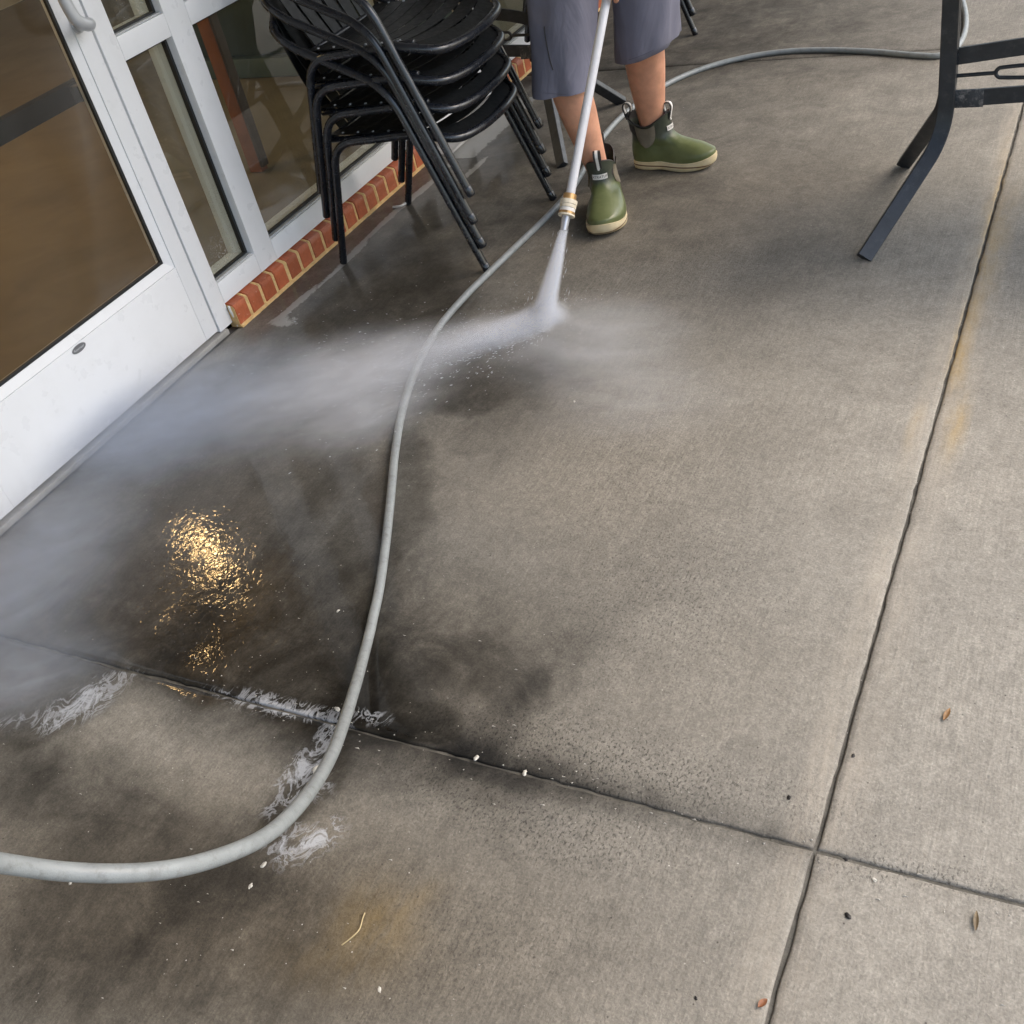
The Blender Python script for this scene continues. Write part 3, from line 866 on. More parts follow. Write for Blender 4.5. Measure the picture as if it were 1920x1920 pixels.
# ------------------------------------------------------------------ chairs
def make_chair():
    """bistro armchair facing +x; origin at the middle of the footprint"""
    root = empty('stacking_chair', (0, 0, 0))
    hw = .245        # half width at the legs
    r = .0125
    X0 = -1.93       # chair x reference in the place
    def q(x, y, z): return (x - X0, y, z)
    # one tube: front foot, arm, round the back, arm, front foot
    def half(s):
        return [q(-1.642, s * (hw + .012), 0.0), q(-1.842, s * (hw + .002), .575), q(-2.118, s * (hw - .004), .695)]
    back = [q(-2.222, -(hw - .06), .752), q(-2.26, 0, .785), q(-2.222, (hw - .06), .752)]
    a = half(-1); b = half(1)[::-1]
    leg1 = rnd_path([a[0], a[1], a[2]], .085, 10)
    mid = spline([a[2], q(-2.180, -(hw - .020), .727), back[0], q(-2.254, -.09, .778), q(-2.254, .09, .778), back[2], q(-2.180, (hw - .020), .727), b[0]], 6)
    leg2 = rnd_path([b[0], b[1], b[2]], .085, 10)
    # feet are their own part
    full = leg1[:-1] + mid + leg2[1:]
    cut0 = Vector(a[0]) * .955 + Vector(a[1]) * .045
    cut1 = Vector(b[2]) * .955 + Vector(b[1]) * .045
    full[0] = cut0; full[-1] = cut1
    MB().tube(full, r, 14).build('arm_frame', M['black'], root, 60)
    for s in (-1, 1):
        h = half(s)
        MB().tube([Vector(h[0]) + Vector((0, 0, .004)), Vector(h[0]) * .955 + Vector(h[1]) * .045], r * 1.08, 14, round_end=True).build('foot_cap', M['black'], root, 60)
        # rear leg turning into the side rail
        pth = rnd_path([q(-2.212, s * (hw - .02), 0.005), q(-2.085, s * (hw + .004), .418), q(-1.795, s * (hw - .010), .432)], .075, 8)
        MB().tube(pth, r, 14, round_end=True).build('rear_leg', M['black'], root, 60)
        MB().tube([q(-1.80, s * (hw - .012), .432), q(-1.80, s * (hw - .05), .430)], r * .95, 12, round_end=True).build('spacer', M['black'], root, 60)
        # seat rail on which the slats sit
        MB().tube(rnd_path([q(-2.12, s * (hw - .035), .415), q(-1.90, s * (hw - .035), .425), q(-1.74, s * (hw - .035), .432)], .05, 5), .009, 10, round_end=True).build('seat_rail', M['black'], root, 60)
        for k in range(6):
            x = -1.79 - k * .0555
            MB().tube([q(x, s * (hw - .035), .4355), q(x, s * (hw - .035), .4385)], .004, 8).build('rivet', M['steel'], root, 60)
    # front tube of the seat, bowed forward and down
    MB().tube(spline([q(-1.80, -(hw - .012), .432), q(-1.735, -(hw - .022), .418), q(-1.675, -(hw - .06), .400), q(-1.655, -.09, .392), q(-1.652, 0, .390), q(-1.655, .09, .392), q(-1.675, (hw - .06), .400), q(-1.735, (hw - .022), .418), q(-1.80, (hw - .012), .432)], 6), .0135, 14).build('seat_front_tube', M['black'], root, 60)
    # seat slats, across the chair, dished
    for k in range(8):
        x = -1.712 - k * .0555
        drop = [.024, .006, 0, 0, 0, 0, 0, 0][k]
        bowk = [.036, .022, .012, .006, .004, .004, .004, .004][k]
        rows = []
        for j in range(13):
            t = -1 + 2 * j / 12
            yy = t * (hw - (.036 if k == 0 else .024))
            zz = .4345 - .016 * (1 - t * t)
            bow = bowk * (1 - t * t)
            x0, x1 = x - .0262, x + .0262
            rows.append([q(x0 + bow, yy, zz - .0016 - drop * .15), q(x1 + bow, yy, zz - .0016 - drop), q(x1 + bow, yy, zz - drop), q(x0 + bow, yy, zz - drop * .15)])
        MB().loft(rows).build('seat_slat', M['seat'], root, 40)
    # back slats, curved strips from the back tube to the rear of the seat
    for k in range(6):
        y = (-2.5 + k) * .066
        top = Vector(q(-2.248 + abs(y) * .14, y, .775 - abs(y) * .1)); bot = Vector(q(-2.118, y * .8, .428))
        mid_ = (top + bot) / 2 + Vector((-.018, 0, -.01))
        pp = spline([top, mid_, bot], 6)
        prof = [(-.0016, -.021), (.0016, -.021), (.0016, .021), (-.0016, .021)]
        MB().sweep(pp, prof, up=(1, 0, 0)).build('back_slat', M['seat'], root, 40)
    MB().tube([q(-2.118, -(hw - .03), .421), q(-2.118, (hw - .03), .421)], .009, 10).build('rear_crossbar', M['black'], root, 60)
    return root
chair = make_chair()
names1 = ['black metal armchair at the bottom of the near stack by the window', 'black metal armchair second from the bottom of the near stack',
          'black metal armchair third from the bottom of the near stack', 'black metal armchair on top of the near stack']
names2 = ['black metal armchair at the bottom of the far stack behind the person', 'black metal armchair second from the bottom of the far stack',
          'black metal armchair third from the bottom of the far stack', 'black metal armchair on top of the far stack']
for (cx, cy, names, grp, rz) in ((-1.93, 2.875, names1, 'armchairs in the near stack', 0.0), (-1.96, 4.545, names2, 'armchairs in the far stack', -.02)):
    for k in range(4):
        o = chair if (k == 0 and grp.endswith('near stack')) else copy_tree(chair)
        o.location = (cx + [0, -.003, -.006, -.001][k], cy + [0, .004, -.002, .003][k], k * .083)
        o.rotation_euler = (0, 0, rz + [0, .006, -.005, .004][k])
        tag(o, names[k], 'chair', grp)

# ------------------------------------------------------------------ tables
def make_table(name, loc, sx, length, label):
    """sx=+1: the table runs from this end towards +x"""
    root = empty(name, loc, label=label, cat='table', group='dark metal patio tables')
    hx, hy = .021, .0125
    def frame(x, s):
        for k in (1, -1):
            # tube stands beside its twin, then kicks out to the foot
            pts = rnd_path([(x, k * .0128 * 1, .70), (x, k * .0128, .228 if k < 0 else .30), (x - s * .155, k * .305, 0.006)], .085, 9)
            prof = [(-.0118, -.0205), (.0118, -.0205), (.0118, .0205), (-.0118, .0205)]
            prof = [(-.0118, -.0185), (-.0098, -.0205), (.0098, -.0205), (.0118, -.0185), (.0118, .0185), (.0098, .0205), (-.0098, .0205), (-.0118, .0185)]
            T = []
            MB().sweep(pts, prof, up=(0.0, 1, 0.0)).build('leg', M['slate'], root, 30)
    frame(0, sx)
    frame(sx * length, -sx)
    L = length - .028
    x0 = sx * .0145; x1 = sx * (length - .0145)
    def flatbar(z, bow, name_, mat):
        pts = [Vector((x0 + (x1 - x0) * t, 0, z + bow * math.sin(math.pi * t))) for t in np.linspace(0, 1, 25)]
        prof = [(-.021, -.004), (.021, -.004), (.021, .004), (-.021, .004)]
        MB().sweep(pts, prof, up=(0, 0, 1)).build(name_, mat, root, 30)
    flatbar(.425, .035, 'upper_stretcher', M['slate'])
    flatbar(.315, .012, 'lower_stretcher', M['slate'])
    MB().box(x0, x0 + sx * .075, -.0048, .0048, .292, .338, .001).build('worn_weld', M['worn'], root, 30)
    # rod with flattened loops
    m = MB()
    m.tube([(x0, 0, .375), (x0 + sx * .10, 0, .378)], .0052, 10)
    nl = max(1, int((length - .2) / .24))
    for k in range(nl):
        cx = x0 + sx * (.10 + .11 + k * .235)
        ring = []
        for a in np.linspace(0, 2 * math.pi, 37)[:-1]:
            c_, s_ = math.cos(a), math.sin(a)
            ring.append((cx + sx * (.085 * (1 if c_ > 0 else -1) * min(1, abs(c_) * 1.6) + .025 * c_), 0, .378 + .016 * s_))
        m.tube(ring, .0052, 10, closed=True)
        if k < nl - 1:
            m.tube([(cx + sx * .11, 0, .378), (cx + sx * .125, 0, .378)], .0052, 10)
    m.tube([(x0 + sx * (.10 + .22 + (nl - 1) * .235), 0, .378), (x1, 0, .375)], .0052, 10)
    m.build('scroll_rod', M['slate'], root, 60)
    wl = MB()
    for z in (.445, .432, .420): wl.tube([(x0 + sx * .004, -.006, z), (x0 + sx * .004, -.012, z)], .0045, 8, round_end=True)
    wl.build('weld_beads', M['slate'], root, 60)
    tp = MB()
    a0, a1 = (-.06, length + .06) if sx > 0 else (-length - .06, .06)
    tp.box(a0, a1, -.34, .34, .7005, .722, .006)
    tp.build('tabletop', M['slate'], root, 30)
    return root
make_table('patio_table', (-.385, 3.05, 0), 1, 1.15, 'dark slate metal patio table with splayed square legs beside the long joint')
make_table('patio_table', (-1.875, 3.70, 0), -1, .42, 'small dark metal patio table against the storefront behind the person')

# ------------------------------------------------------------------ hose
hz = [(-300, 1560, .80), (-120, 1598, .70), (0, 1618, .62), (120, 1634, .56), (240, 1637, .52), (340, 1626, .48), (430, 1600, .43), (500, 1566, .385), (552, 1520, .33), (592, 1468, .27), (622, 1415, .205),
      (643, 1360, .145), (664, 1295, .085), (682, 1230, .035), (696, 1175, .011), (710, 1110, .011), (722, 1030, .011), (732, 940, .011), (742, 840, .011), (757, 760, .011), (783, 685, .011), (822, 615, .011), (868, 560, .011), (915, 513, .011),
      (968, 462, .011), (1030, 402, .011), (1075, 350, .011), (1110, 290, .011), (1142, 243, .011), (1185, 202, .011), (1250, 158, .011), (1320, 128, .011), (1400, 107, .011), (1480, 96, .011), (1560, 94, .011), (1640, 97, .011),
      (1710, 103, .011), (1762, 104, .011), (1795, 88, .011), (1811, 50, .011), (1806, 5, .011), (1785, -40, .011), (1750, -90, .011)]
hpts = spline([P(a, b, c) for a, b, c in hz], 8)
for p in hpts:
    if p.z < .0105: p.z = .0105
ho = MB().tube(hpts, .0104, 16).build('pressure_hose', M['hose'], None, 60)
tag(ho, 'long grey pressure washer hose snaking across the concrete and lifting at its near end', 'hose')

# ------------------------------------------------------------------ wand and jet
A = P(1137, 0, 2.90, 1); B = P(1069, 366, 2.535, 1)
wd = (A - B).normalized()
wr = empty('spray_wand', B, label='long pale grey pressure wand held by the person with a brass and cream coupler', cat='spray wand')
top_l = (A - B) + wd * .38
MB().tube([Vector((0, 0, 0)), top_l * .5, top_l], .0125, 16).build('shaft', M['wand'], wr, 60)
cp = MB()
zz = 0.0
def ring_(m, s0, s1, r, off=(0, 0)):
    o_ = Vector((off[0], 0, off[1]))
    m.tube([-wd * s0 + o_, -wd * s1 + o_], r, 18)
c1 = MB(); ring_(c1, -.002, .014, .0185); c1.build('collar', M['brass'], wr, 50)
c2 = MB(); ring_(c2, .0145, .026, .0235); ring_(c2, .0265, .036, .0225); c2.build('coupler_sleeve', M['cream'], wr, 50)
c3 = MB(); ring_(c3, .0365, .046, .0215); c3.build('coupler_ring', M['trim'], wr, 50)
c4 = MB(); ring_(c4, .0465, .053, .0225); c4.build('coupler_nut', M['brass'], wr, 50)
c5 = MB(); ring_(c5, .0535, .058, .0235); c5.build('coupler_lip', M['cream'], wr, 50)
ti = B - wd * .058
MB().tube([-wd * .058, -wd * .075, -wd * .098], .0118, 16, scale=[1, .95, .8]).build('nozzle', M['nozzle'], wr, 50)
# trigger gun at the top, in the hands
gr_ = top_l
gm = MB().box(-.02, .02, -.02, .02, -.03, .03)
gun = MB()
gun.tube([gr_ - wd * .01, gr_ + wd * .17], .019, 14, round_end=True)
gun.tube([gr_ + wd * .15, gr_ + wd * .16 + Vector((0, .05, -.09)), gr_ + wd * .15 + Vector((0, .07, -.15))], .016, 12, round_end=True)
gun.build('trigger_gun', simple('black gun plastic', (.02, .02, .022), .5), wr, 60)
noz = B - wd * .098

def vol_mat(name, kind, amp, color=(.93, .95, 1.0), nscale=3.0, aniso=0.0):
    t = NT(name)
    co = t.co()
    ln = t.n('VectorMath', operation='LENGTH')
    if kind == 'cone':    # unit cylinder of radius 1 around z from 0 to 1
        sp = t.n('SeparateXYZ'); t.t.links.new(co, sp.inputs[0])
        cb = t.n('CombineXYZ'); t.t.links.new(sp.outputs[0], cb.inputs[0]); t.t.links.new(sp.outputs[1], cb.inputs[1])
        t.t.links.new(cb.outputs[0], ln.inputs[0])
        width = t.ramp(sp.outputs[2], 0, 1, .30, 1.0)
        rr = t.math('DIVIDE', ln.outputs['Value'], width)
        d = t.ramp(rr, 0, 1, 1, 0, True)
        d = t.math('DIVIDE', d, t.math('POWER', width, 1.1))
        stv = t.noise(t.co((5, 5, .7)), 1.6, 3, .6)
        d = t.math('MULTIPLY', d, t.ramp(stv, .3, .7, .55, 1.45))
    else:
        t.t.links.new(co, ln.inputs[0])
        d = t.ramp(ln.outputs['Value'], 0, 1, 1, 0, True)
        nz = t.noise(t.co((nscale * .55, nscale * 1.5, nscale * .5), (0, 0, .12)), 1.6, 7, .68, 1.1)
        d = t.math('MULTIPLY', d, t.ramp(nz, .34, .66, .15, 1.7))
    if kind == 'cone': d = t.math('MULTIPLY', d, t.ramp(sp.outputs[2], .72, 1.0, 1, .25))
    d = t.math('MULTIPLY', d, amp)
    pv = t.n('VolumePrincipled')
    pv.inputs['Color'].default_value = (*color, 1)
    pv.inputs['Anisotropy'].default_value = aniso
    t.t.links.new(d, pv.inputs['Density'])
    t.t.links.new(pv.outputs[0], t.out.inputs['Volume'])
    t.mat.cycles.volume_sampling = 'MULTIPLE_IMPORTANCE'
    return t.mat

sj = empty('water_jet', noz, label='white jet of water shooting from the nozzle to the concrete', cat='water jet')
hit = P(1012, 622, .0)
jd = hit - noz; jl = jd.length
jm = MB()
rg = []
for k in range(9):
    u = k / 8
    rg.append([(math.cos(a) * (.38 + .66 * u), math.sin(a) * (.38 + .66 * u), u) for a in np.linspace(0, 2 * math.pi, 25)[:-1]])
jm.loft(rg)
jo = jm.build('jet_spray', vol_mat('jet spray', 'cone', 120), sj, None)
jo.rotation_mode = 'QUATERNION'
jo.rotation_quaternion = jd.to_track_quat('Z', 'Y')
jo.scale = (.046, .046, jl * 1.0)

ms = empty('spray_mist', hit, label='pale mist of spray drifting low over the wet concrete', cat='mist', kind='stuff')
def unit_ball():
    bm = bmesh.new(); bmesh.ops.create_icosphere(bm, subdivisions=3, radius=1.0)
    me = bpy.data.meshes.new('mist_cloud'); bm.to_mesh(me); bm.free(); return me
def cloud(cx, cy, z, lx, ly, lz, rot, amp, ns=2.2, col_=(.93, .95, 1.0)):
    """centre given as measured on the slab, sizes in metres, rot about z in degrees"""
    o = link('mist_cloud', unit_ball(), vol_mat('mist', 'ball', amp, col_, ns), ms)
    c = P(cx, cy, 0)
    o.location = (c.x - hit.x, c.y - hit.y, z)
    o.scale = (lx, ly, lz)
    o.rotation_euler = (0, 0, R(rot))
    return o
BL = (.74, .80, .92)
# along the ground away from the impact; world heading of the fan
fan = P(700, 720, 0) - hit
fa = math.degrees(math.atan2(fan.y, fan.x))
cloud(1022, 602, .022, .085, .046, .050, fa, 45, 1.2)
cloud(1006, 614, .02, .11, .050, .05, fa, 70, 1.4)
cloud(965, 630, .012, .20, .066, .055, fa, 50, 1.6)
cloud(900, 648, .015, .26, .095, .07, fa + 3, 18, 1.8)
cloud(760, 690, .02, .36, .17, .09, fa + 4, 8.0, 2.2)
cloud(640, 750, .03, .44, .33, .12, fa, 6.2, 2.6)
cloud(700, 800, .02, .24, .15, .08, fa + 20, 5.2, 2.4)
cloud(400, 780, .03, .44, .38, .13, fa, 5.0, 2.6, BL)
cloud(250, 850, .03, .36, .32, .14, fa, 4.4, 2.4, BL)
cloud(110, 1040, .04, .30, .24, .14, 40, 3.8, 2.2, BL)
cloud(20, 1180, .04, .34, .24, .14, 60, 4.2, 2.2, BL)
cloud(60, 1290, .03, .26, .16, .09, 40, 4.5, 2.2, BL)
cloud(1110, 665, .03, .36, .28, .10, 10, 4.0, 1.6)
cloud(1190, 760, .02, .34, .24, .08, 10, 2.6, 2.4)

# flying drops round the impact
dm = MB(); rd = random.Random(11)
fdir = Vector((fan.x, fan.y, 0)).normalized(); fside = Vector((-fdir.y, fdir.x, 0))
def drop(p, d, ln, r_):
    d = d.normalized()
    a = d.cross(Vector((0, 0, 1)) if abs(d.z) < .9 else Vector((1, 0, 0))).normalized(); b = d.cross(a)
    vs = [p + d * ln, p - d * ln] + [p + (a * math.cos(k * 2.094) + b * math.sin(k * 2.094)) * r_ for k in range(3)]
    dm.add(vs, [(0, 2, 3), (0, 3, 4), (0, 4, 2), (1, 3, 2), (1, 4, 3), (1, 2, 4)])
for _ in range(900):
    u = abs(rd.gauss(0, .30)); sd2 = rd.gauss(0, .025 + u * .28)
    v0 = fdir * u + fside * sd2 + Vector((0, 0, abs(rd.gauss(0, .02 + u * .04)) + .003))
    drop(v0, fdir + fside * (sd2 / (u + .1)) + Vector((0, 0, rd.uniform(-.2, .4))), rd.uniform(.0015, .006), rd.choice([.0005, .0007, .0010]))
for _ in range(260):
    a = rd.uniform(0, 2 * math.pi); u = abs(rd.gauss(0, .12)) + .01
    v0 = Vector((math.cos(a) * u, math.sin(a) * u, abs(rd.gauss(0, .05)) + .003))
    drop(v0, v0 + Vector((0, 0, .02)), rd.uniform(.001, .003), rd.choice([.0005, .0008]))
for _ in range(220):
    t_ = rd.random(); w_ = .006 + .028 * t_
    v0 = (noz - hit) * (1 - t_) + Vector((rd.gauss(0, w_), rd.gauss(0, w_), 0))
    if v0.z > .003: drop(v0, jd, rd.uniform(.003, .010), rd.choice([.0004, .0007]))
dm.build('flying_drops', simple('water drops', (.72, .75, .80), .1, 0, .05, spec=.8), ms, None)

# ------------------------------------------------------------------ person
def skin_mesh(name, nodes, edges, sub=2):
    """nodes: name -> (xyz, (rx, ry)); grows one continuous surface"""
    ks = list(nodes)
    me = bpy.data.meshes.new(name)
    me.from_pydata([nodes[k][0] for k in ks], [(ks.index(a), ks.index(b)) for a, b in edges], [])
    o = bpy.data.objects.new(name, me); col.objects.link(o)
    md = o.modifiers.new('Skin', 'SKIN'); md.use_smooth_shade = True
    try: md.branch_smoothing = .35
    except Exception: pass
    sv_ = me.skin_vertices[0].data
    for i, k in enumerate(ks):
        r_ = nodes[k][1]
        sv_[i].radius = r_ if isinstance(r_, tuple) else (r_, r_)
        sv_[i].use_root = (i == 0)
    ss = o.modifiers.new('Sub', 'SUBSURF'); ss.levels = sub; ss.render_levels = sub
    dg = bpy.context.evaluated_depsgraph_get()
    dg.update()
    nm = bpy.data.meshes.new_from_object(o.evaluated_get(dg))
    bpy.data.objects.remove(o)
    nm.name = name
    return nm

pr = empty('person', (-1.36, 3.2, 0), label='person in blue grey shorts and green ankle boots holding a spray wand', cat='person')
def L(v): return Vector(v) - Vector((-1.36, 3.2, 0))
ankR = Vector((-1.418, 3.055, .10)); kneeR = Vector((-1.482, 3.02, .50)); hipR = Vector((-1.475, 3.24, .90))
ankL = Vector((-1.367, 3.405, .10)); kneeL = Vector((-1.318, 3.315, .50)); hipL = Vector((-1.265, 3.335, .90))
# right leg in the photo's left
hand1 = P(1139, -16, 2.915, 1)
handC = hand1 + Vector((.012, .03, .015))
gripT = B + top_l + wd * .12
sh_c = Vector((-1.37, 3.12, 1.42))
nodes = {
 'pelvis': (L((-1.37, 3.29, .98)), (.145, .105)),
 'hipR': (L(hipR), .088), 'thR': (L(hipR.lerp(kneeR, .5)), .060), 'kneeR': (L(kneeR), (.055, .055)), 'calfR': (L(kneeR.lerp(ankR, .34) + Vector((-.004, .014, 0))), (.068, .068)), 'lowR': (L(kneeR.lerp(ankR, .72)), .047), 'ankR': (L(ankR), (.030, .032)), 'footR': (L((-1.385, 2.96, .045)), .022),
 'hipL': (L(hipL), .088), 'thL': (L(hipL.lerp(kneeL, .5)), .062), 'kneeL': (L(kneeL), (.066, .066)), 'calfL': (L(kneeL.lerp(ankL, .34) + Vector((-.010, .012, 0))), (.072, .072)), 'lowL': (L(kneeL.lerp(ankL, .72)), .054), 'ankL': (L(ankL), (.034, .036)), 'footL': (L((-1.29, 3.39, .045)), .022),
 'belly': (L((-1.37, 3.24, 1.14)), (.135, .10)), 'chest': (L((-1.37, 3.15, 1.34)), (.15, .11)), 'neck0': (L((-1.37, 3.09, 1.49)), (.058, .058)), 'neck1': (L((-1.37, 3.06, 1.56)), (.052, .052)),
 'head0': (L((-1.37, 3.03, 1.63)), (.068, .075)), 'head1': (L((-1.37, 3.02, 1.70)), (.076, .088)), 'head2': (L((-1.37, 3.03, 1.77)), (.055, .065)),
 'shR': (L((-1.53, 3.13, 1.41)), .058), 'elR': (L((-1.60, 3.17, 1.14)), .042), 'wrR': (L(gripT + Vector((-.07, .06, .03))), .028),
 'shL': (L((-1.21, 3.13, 1.41)), .058), 'elL': (L((-1.12, 3.10, 1.12)), .042), 'wrL': (L(handC + Vector((.035, .045, .085))), .027),
 'palmL': (L(handC + Vector((.030, .022, .020))), (.036, .018)),
 'palmR': (L(gripT + Vector((-.03, .03, -.01))), (.036, .018)),
}
edges = [('pelvis', 'hipR'), ('hipR', 'thR'), ('thR', 'kneeR'), ('kneeR', 'calfR'), ('calfR', 'lowR'), ('lowR', 'ankR'), ('ankR', 'footR'),
         ('pelvis', 'hipL'), ('hipL', 'thL'), ('thL', 'kneeL'), ('kneeL', 'calfL'), ('calfL', 'lowL'), ('lowL', 'ankL'), ('ankL', 'footL'),
         ('pelvis', 'belly'), ('belly', 'chest'), ('chest', 'neck0'), ('neck0', 'neck1'), ('neck1', 'head0'), ('head0', 'head1'), ('head1', 'head2'),
         ('chest', 'shR'), ('shR', 'elR'), ('elR', 'wrR'), ('wrR', 'palmR'), ('chest', 'shL'), ('shL', 'elL'), ('elL', 'wrL'), ('wrL', 'palmL')]
body = skin_mesh('body', nodes, edges, 2)
# fingers closed round the wand, each its own chain, joined to the same body mesh
bmj = bmesh.new(); bmj.from_mesh(body)
def add_mesh(me):
    bmj.from_mesh(me)
def fingers(palm, axis, s, tilt=0.0):
    """axis: direction of the wand; the fingers curl across it"""
    ax = axis.normalized()
    side = Vector((s, 0, 0)); side = (side - ax * side.dot(ax)).normalized()
    fr = ax.cross(side).normalized()
    if fr.y > 0: fr = -fr
    for i in range(4):
        ln = [.9, 1.0, .95, .78][i]
        base = palm + ax * (.028 - .0195 * i)
        pts = [base + side * .010 + fr * -.004, base + side * .020 + fr * .014, base + side * .012 * ln + fr * .034, base - side * .010 * ln + fr * .036, base - side * .024 * ln + fr * .022]
        nd = {'f%d' % k: (p, .0088 - .0007 * k) for k, p in enumerate(pts)}
        m_ = skin_mesh('finger', nd, [('f%d' % k, 'f%d' % (k + 1)) for k in range(4)], 2)
        add_mesh(m_)
    base = palm + ax * .03
    pts = [base + side * .008, base + side * .004 + ax * .024 + fr * .012, base - side * .012 + ax * .034 + fr * .022, base - side * .028 + ax * .026 + fr * .018]
    nd = {'f%d' % k: (p, .0102 - .0008 * k) for k, p in enumerate(pts)}
    add_mesh(skin_mesh('finger', nd, [('f%d' % k, 'f%d' % (k + 1)) for k in range(3)], 2))
fingers(L(hand1 + Vector((.014, .012, 0))), wd, 1)
fingers(L(gripT + Vector((-.014, .012, 0))), wd, -1)
bmj.to_mesh(body); bmj.free()
bo_ = link('body', body, M['skin'], pr, 0)
body.polygons.foreach_set('use_smooth', [True] * len(body.polygons))
# face (out of the photo, seen only from elsewhere)
fz = L((-1.37, 2.935, 1.695))
nose = MB().loft([[(fz.x + a * math.cos(t), fz.y + .012 - b_, fz.z + c_ + a * .8 * math.sin(t)) for t in np.linspace(0, 2 * math.pi, 13)[:-1]] for a, b_, c_ in ((.012, 0, .012), (.011, .012, -.002), (.008, .022, -.010), (.002, .026, -.014))])
nose.build('nose', M['skin'], pr, 60)
for s in (-1, 1):
    e = MB().loft([[(fz.x + s * .031 + .012 * math.sin(p_) * math.cos(t), fz.y + .008 - .012 * math.cos(p_), fz.z + .022 + .008 * math.sin(p_) * math.sin(t)) for t in np.linspace(0, 2 * math.pi, 13)[:-1]] for p_ in (1.5, 1.0, .5, .05)])
    e.build('eye', M['trim'], pr, 60)
    er = MB().loft([[(s * (.078 + .012 * k) + L((-1.37, 0, 0)).x, fz.y + .1 + .018 * (1 - .2 * k) * math.cos(t), fz.z + .005 + .03 * (1 - .2 * k) * math.sin(t)) for t in np.linspace(0, 2 * math.pi, 13)[:-1]] for k in (0, 1)])
    er.build('ear', M['skin'], pr, 60)
MB().box(fz.x - .024, fz.x + .024, fz.y + .002, fz.y + .02, fz.z - .042, fz.z - .034, .003).build('mouth', simple('lips', (.4, .15, .12), .5), pr, 60)
hr = MB()
rg = []
for k in range(9):
    ph = math.pi / 2 * (k / 8)
    rg.append([(L((-1.37, 0, 0)).x + .093 * math.cos(ph) * math.cos(t), fz.y + .105 + .108 * math.cos(ph) * math.sin(t) * (1 if math.sin(t) > 0 else .86), fz.z + .035 + .085 * math.sin(ph) - (.075 * (1 - k / 8) if math.sin(t) > .1 else 0)) for t in np.linspace(0, 2 * math.pi, 29)[:-1]])
hr.loft(rg).build('hair', M['hair'], pr, 60)

# shirt
def oval(c, rx, ry, n=32, z=None, wob=0, seed=0):
    out = []
    for k in range(n):
        a = 2 * math.pi * k / n
        w_ = 1 + wob * mn.noise(Vector((math.cos(a) * 2, math.sin(a) * 2, c[2] * 6 + seed)))
        out.append(Vector((c[0] + rx * math.cos(a) * w_, c[1] + ry * math.sin(a) * w_, c[2])))
    return out
sh = MB()
sh.loft([oval(L((-1.37, 3.285, .93)), .185, .145, wob=.06), oval(L((-1.37, 3.27, 1.03)), .178, .135, wob=.06), oval(L((-1.37, 3.23, 1.18)), .172, .13, wob=.05), oval(L((-1.37, 3.16, 1.34)), .19, .14, wob=.03), oval(L((-1.37, 3.12, 1.43)), .175, .11), oval(L((-1.37, 3.10, 1.475)), .09, .075)], False, False)
for s, a, b in ((-1, Vector((-1.50, 3.13, 1.42)), Vector((-1.585, 3.16, 1.20))), (1, Vector((-1.24, 3.13, 1.42)), Vector((-1.14, 3.11, 1.20)))):
    pp = [L(a.lerp(b, t)) for t in (0, .35, .7, 1)]
    sh.tube(pp, .066, 18, scale=[1.05, 1.05, 1.0, 1.0])
sh.build('shirt', M['shirt'], pr, 60)

# shorts: waist block and two wide legs with folds
def shorts():
    n = 48
    m = MB()
    def leg(path, radii, seed, hem_tilt):
        rings = []
        N = len(path)
        for i in range(N):
            c = path[i]; rx, ry = radii[i]
            t = i / (N - 1)
            ring = []
            for k in range(n):
                a = 2 * math.pi * k / n
                ca, sa = math.cos(a), math.sin(a)
                f = .005 * math.sin(3 * a + seed + t * 1.5) * t + .003 * math.sin(7 * a + seed * 2 + t * 5) * t + .012 * mn.noise(Vector((ca * 1.5, sa * 1.5, t * 2.4 + seed))) * (.4 + t) + .004 * mn.noise(Vector((ca * 4, sa * 4, t * 8 + seed)))
                e = 2.5
                den = (abs(ca) ** e + abs(sa) ** e) ** (1 / e)
                ring.append(Vector((c.x + (rx + f) * ca / den, c.y + (ry + f) * sa / den, c.z + (hem_tilt[0] * ca + hem_tilt[1] * sa) * (t ** 2))))
            rings.append(ring)
        # inner return at the hem so the cloth has thickness
        last = rings[-1]; cc = path[-1]
        inn = [v + (Vector((cc.x, cc.y, v.z)) - v).normalized() * .004 for v in last]
        inn2 = [v + (Vector((cc.x, cc.y, v.z)) - v).normalized() * .012 + (path[-4] - path[-1]) for v in last]
        rings += [[v + Vector((0, 0, -.0015)) for v in inn], inn2]
        m.loft(rings, True, False)
    top1 = Vector((-1.445, 3.245, .95)); mid1 = Vector((-1.482, 3.155, .70)); hem1 = Vector((-1.480, 3.035, .405))
    top2 = Vector((-1.285, 3.30, .95)); mid2 = Vector((-1.288, 3.32, .70)); hem2 = Vector((-1.322, 3.33, .418))
    def pth(a, b, c): return [L(p) for p in spline([a, b, c], 9)]
    p1 = pth(top1, mid1, hem1); p2 = pth(top2, mid2, hem2)
    N = len(p1)
    r1 = [(.112 + (.090 - .112) * t, .125 + (.098 - .125) * t) for t in np.linspace(0, 1, N)]
    r2 = [(.112 + (.102 - .112) * t, .122 + (.110 - .122) * t) for t in np.linspace(0, 1, N)]
    leg(p1, r1, 1.3, (.004, -.004)); leg(p2, r2, 4.1, (.018, .008))
    m.loft([oval(L((-1.37, 3.27, .80)), .165, .13, n), oval(L((-1.37, 3.275, .90)), .185, .145, n), oval(L((-1.37, 3.285, 1.0)), .172, .132, n)], True, True)
    o = m.build('shorts', M['shorts'], pr, 60)
    return o
so = shorts()
